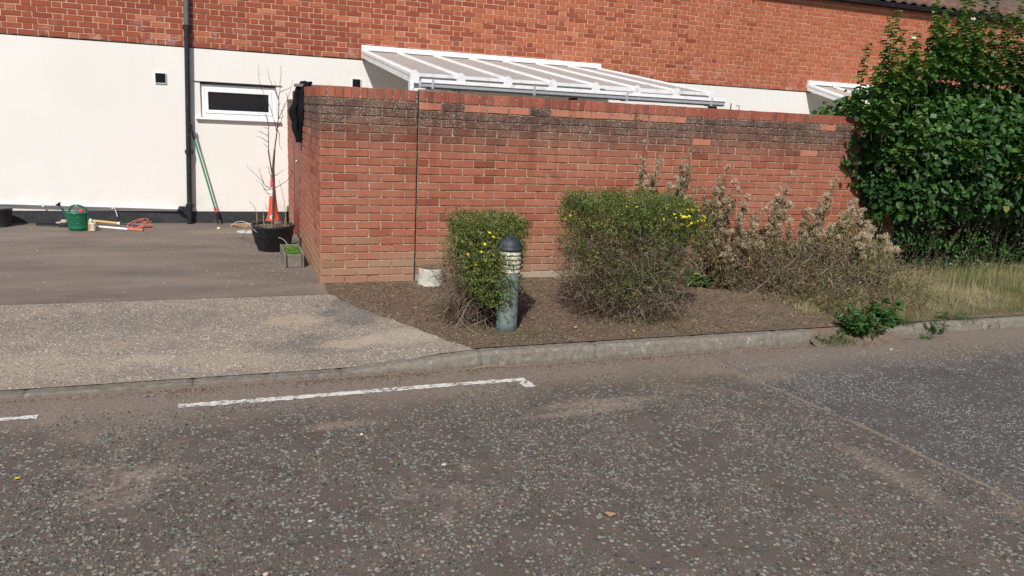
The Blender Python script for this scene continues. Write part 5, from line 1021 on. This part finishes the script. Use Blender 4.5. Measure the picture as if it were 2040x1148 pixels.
n = 3400; X = RNG.normal(2.0, .75, n); Y = -2.85+RNG.normal(0, .17, n); bits(g, X, Y, np.full(n, RZ+.004), RNG.uniform(.006, .026, n), RNG.uniform(.0015, .003, n), [(.30, .23, .14), (.22, .17, .10), (.38, .31, .20), (.2, .19, .09)], .05)
n = 900; X = RNG.normal(5.0, .28, n); Y = -2.75+RNG.normal(0, .10, n); bits(g, X, Y, np.full(n, RZ+.006), RNG.uniform(.02, .08, n), RNG.uniform(.0015, .003, n), [(.40, .34, .19), (.30, .27, .13), (.22, .2, .1)], .15)
n = 500; X = RNG.uniform(-2, 4.5, n); Y = RNG.uniform(-5.2, -2.5, n); bits(g, X, Y, np.full(n, RZ+.004), RNG.uniform(.015, .07, n), RNG.uniform(.0012, .0024, n), [(.33, .27, .17), (.25, .18, .11), (.20, .20, .08)], .03)
n = 900; X = RNG.uniform(-2.4, .8, n); Y = -2.37-np.abs(RNG.exponential(.03, n)); bits(g, X, Y, np.full(n, RZ+.004), RNG.uniform(.006, .018, n), RNG.uniform(.003, .006, n), LC)
bits(g, RNG.uniform(-.3, .6, 250), -2.30+RNG.normal(0, .03, 250), np.full(250, -.055), RNG.uniform(.006, .018, 250), RNG.uniform(.003, .006, 250), LC) if False else None
o = g.build('road_litter', M_litter); tag(o, 'dry grass clippings and leaf bits scattered along the gutter and road', 'plant litter', kind='stuff')
g = Geo(); n = 0; X = np.concatenate([RNG.uniform(-3.3, -.05, 520), RNG.normal(-.35, .25, 420)]); Y = np.concatenate([RNG.uniform(-.35, 3.5, 520), RNG.uniform(.0, 2.3, 420)]); k = X < -.02; X, Y = X[k], Y[k]; n = len(X)
bits(g, X, Y, np.full(n, .013), RNG.uniform(.006, .024, n), RNG.uniform(.004, .010, n), [(.45, .39, .31), (.36, .29, .2), (.55, .5, .42)], .1); o = g.build('yard_debris', M_litter); tag(o, 'pale chips and wood flakes scattered over the yard tarmac', 'debris', kind='stuff')
# stone chippings standing in the road surface
def chips(name, label, n, xs, ys, sz, cols, z0, cond, hgt=(.0015, .005)):
    X = RNG.uniform(*xs, n); Y = RNG.uniform(*ys, n); k = cond(X, Y); X, Y = X[k], Y[k]; n = len(X); s = sz[0]+(sz[1]-sz[0])*RNG.beta(1.3, 3.2, n); m = 6
    a = np.linspace(0, 2*np.pi, m, endpoint=False)[None]+RNG.uniform(0, 6.28, (n, 1))+RNG.normal(0, .18, (n, m)); rr = s[:, None]*.5*RNG.uniform(.65, 1.1, (n, m)); st = RNG.uniform(.6, 1, (n, 1)); th_ = RNG.uniform(0, 3.14, (n, 1))
    x, y = rr*np.cos(a), rr*np.sin(a)*st; x, y = x*np.cos(th_)-y*np.sin(th_), x*np.sin(th_)+y*np.cos(th_); h = RNG.uniform(*hgt, n)[:, None]; tilt = RNG.normal(0, .06, (n, 2))
    zt = h+x*tilt[:, :1]+y*tilt[:, 1:]
    bot = np.stack([X[:, None]+x*1.12, Y[:, None]+y*1.12, np.full((n, m), z0-.002)], -1); top = np.stack([X[:, None]+x*.86, Y[:, None]+y*.86, z0+zt], -1); V = np.concatenate([bot, top], 1).reshape(-1, 3)
    b = (np.arange(n)*12)[:, None]; Q = np.concatenate([b+np.array([[j, (j+1) % m, (j+1) % m+m, j+m]]) for j in range(m)]+[b+np.array([[6, 7, 8, 9]]), b+np.array([[6, 9, 10, 11]])])
    c = np.array(cols)[RNG.integers(0, len(cols), n)]*RNG.uniform(.75, 1.25, (n, 1)); g = Geo(); g.add(V, Q, None, .5, np.repeat(c, 12, 0)); o = g.build(name, M_chip); tag(o, label, 'chippings', kind='stuff'); return o
t = NT('stone_chip'); c_ = t.attr('col', False); c_ = t.mix(t.noise(250, 3, .7), t.mix(1., c_, (.7, .7, .7), 'MULTIPLY'), t.mix(1., c_, (1.2, 1.2, 1.2), 'MULTIPLY')); M_chip = t.done(c_, .7, .3)
C1 = [(.155, .165, .150), (.185, .195, .178), (.085, .09, .088), (.11, .112, .105), (.205, .205, .185), (.05, .052, .053), (.21, .170, .138), (.14, .158, .145), (.27, .235, .195), (.14, .105, .083), (.17, .135, .108), (.045, .042, .04)]
chips('road_chippings', 'grey green stone chippings standing in the brown road surface', 50000, (-3.0, 3.0), (-5.5, -2.66), (.005, .022), C1, RZ, lambda X, Y: (X < JL(Y)-.01) & (fbm(X, Y, 3.5, 3, 12)+.25*(fbm(X, Y, 16, 2, 13)-.5) > .44+.1*(Y > -3.0)))
chips('newer_road_chippings', 'small pale chippings in the newer grey half of the road', 22000, (2.7, 7), (-5.5, -2.6), (.004, .015), [(.26, .27, .275), (.18, .19, .195), (.32, .31, .30), (.12, .125, .13)], RZ+.002, lambda X, Y: (X > JL(Y)+.02) & (fbm(X, Y, 3.5, 3, 14) > .42))
chips('apron_aggregate', 'pale exposed aggregate in the concrete apron', 15000, (-3.2, .8), (-2.2, -.45), (.005, .012), [(.42, .37, .31), (.30, .26, .21), (.5, .46, .40), (.22, .2, .18)], -.0005, lambda X, Y: np.zeros(len(X), bool)) if False else None
g = Geo(); n = 12000; X = RNG.uniform(-3.4, .75, n); Y = RNG.uniform(-2.2, -.45, n); k = (X < np.interp(Y, AE_Y, AE_X)-.01) & (fbm(X, Y, 2.2, 3, 16) > .40); X, Y = X[k], Y[k]; n = len(X)
bits(g, X, Y, za(X, Y)+.002, RNG.uniform(.006, .015, n), RNG.uniform(.004, .010, n), [(.42, .35, .27), (.32, .27, .215), (.55, .47, .38), (.17, .15, .13)], .03); o = g.build('apron_aggregate', M_litter); tag(o, 'pale stones showing in the worn concrete apron', 'aggregate', kind='stuff')
# single small things on the road
def pebble(x, y, s, c, label, z=RZ):
    g = Geo(); V = []; n = 10
    for j in range(6):
        ph = math.pi*j/5
        for i in range(n): a = 2*math.pi*i/n; q = 1+.15*math.sin(a*2+x*9)+.1*math.sin(a*3+y*7); V.append((s*math.sin(ph)*math.cos(a)*q, s*.75*math.sin(ph)*math.sin(a)*q, s*.5*math.cos(ph)+s*.35))
    g.add(V, [(j*n+i, j*n+(i+1) % n, (j+1)*n+(i+1) % n, (j+1)*n+i) for j in range(5) for i in range(n)]); o = g.build('pebble', simple('pebble_stone', c, .8, .25, 40), smooth=True); o.location = (x, y, z); tag(o, label, 'pebble', 'loose pebbles on the road')
pebble(.18, -3.77, .013, (.42, .42, .42), 'pale grey pebble on the road, largest one near the middle'); pebble(-1.31, -2.46, .018, (.14, .14, .15), 'dark grey pebble against the lowered kerb'); pebble(-1.27, -2.45, .014, (.17, .17, .18), 'small grey pebble touching the dark one by the lowered kerb')
pebble(-.16, -3.30, .011, (.62, .58, .5), 'cream pebble on the road below the white line'); pebble(4.35, -2.62, .016, (.45, .40, .32), 'tan pebble on the road below the kerb weeds'); pebble(-.52, -4.15, .010, (.55, .50, .38), 'small cream pebble in the lower left of the road'); pebble(-.72, -4.5, .013, (.50, .36, .28), 'pinkish pebble in the lowest left part of the road')
def petal(x, y, l, c=M_yel, name='yellow_petal', cat='petal', s=.022, z=RZ+.005, grp='fallen yellow petals'):
    g = Geo(); leaves(g, np.zeros((2, 3)), np.array([[1, .2, .1], [-.3, 1, .1]]), np.array([[0, 0, 1.], [0, .1, 1]]), s, s*.7, .3, .2); o = g.build(name, c); o.location = (x, y, z); tag(o, l, cat, grp)
petal(-1.77, -3.43, 'yellow petal on the road at the far left of the picture'); petal(2.2, -2.08, 'yellow petal on the bed soil below the large bush', z=.02); petal(1.77, -1.9, 'dull yellow petal on the soil between the two bushes', z=.02, s=.03)
petal(.77, -4.46, 'curled brown dead leaf lying on the road in the foreground', simple('dead_leaf', (.30, .20, .12), .9), 'dead_leaf', 'dead leaf', .045, grp=None)
g = Geo(); tubes(g, [smoothpath([(.72, -2.44, RZ+.004), (.80, -2.39, RZ+.02), (.92, -2.375, RZ+.022), (1.0, -2.385, RZ+.012)], 14)], np.linspace(.0035, .002, 14), 6); o = g.build('fallen_twig', M_straw, smooth=True); tag(o, 'bent pale twig lying against the foot of the kerb', 'twig')
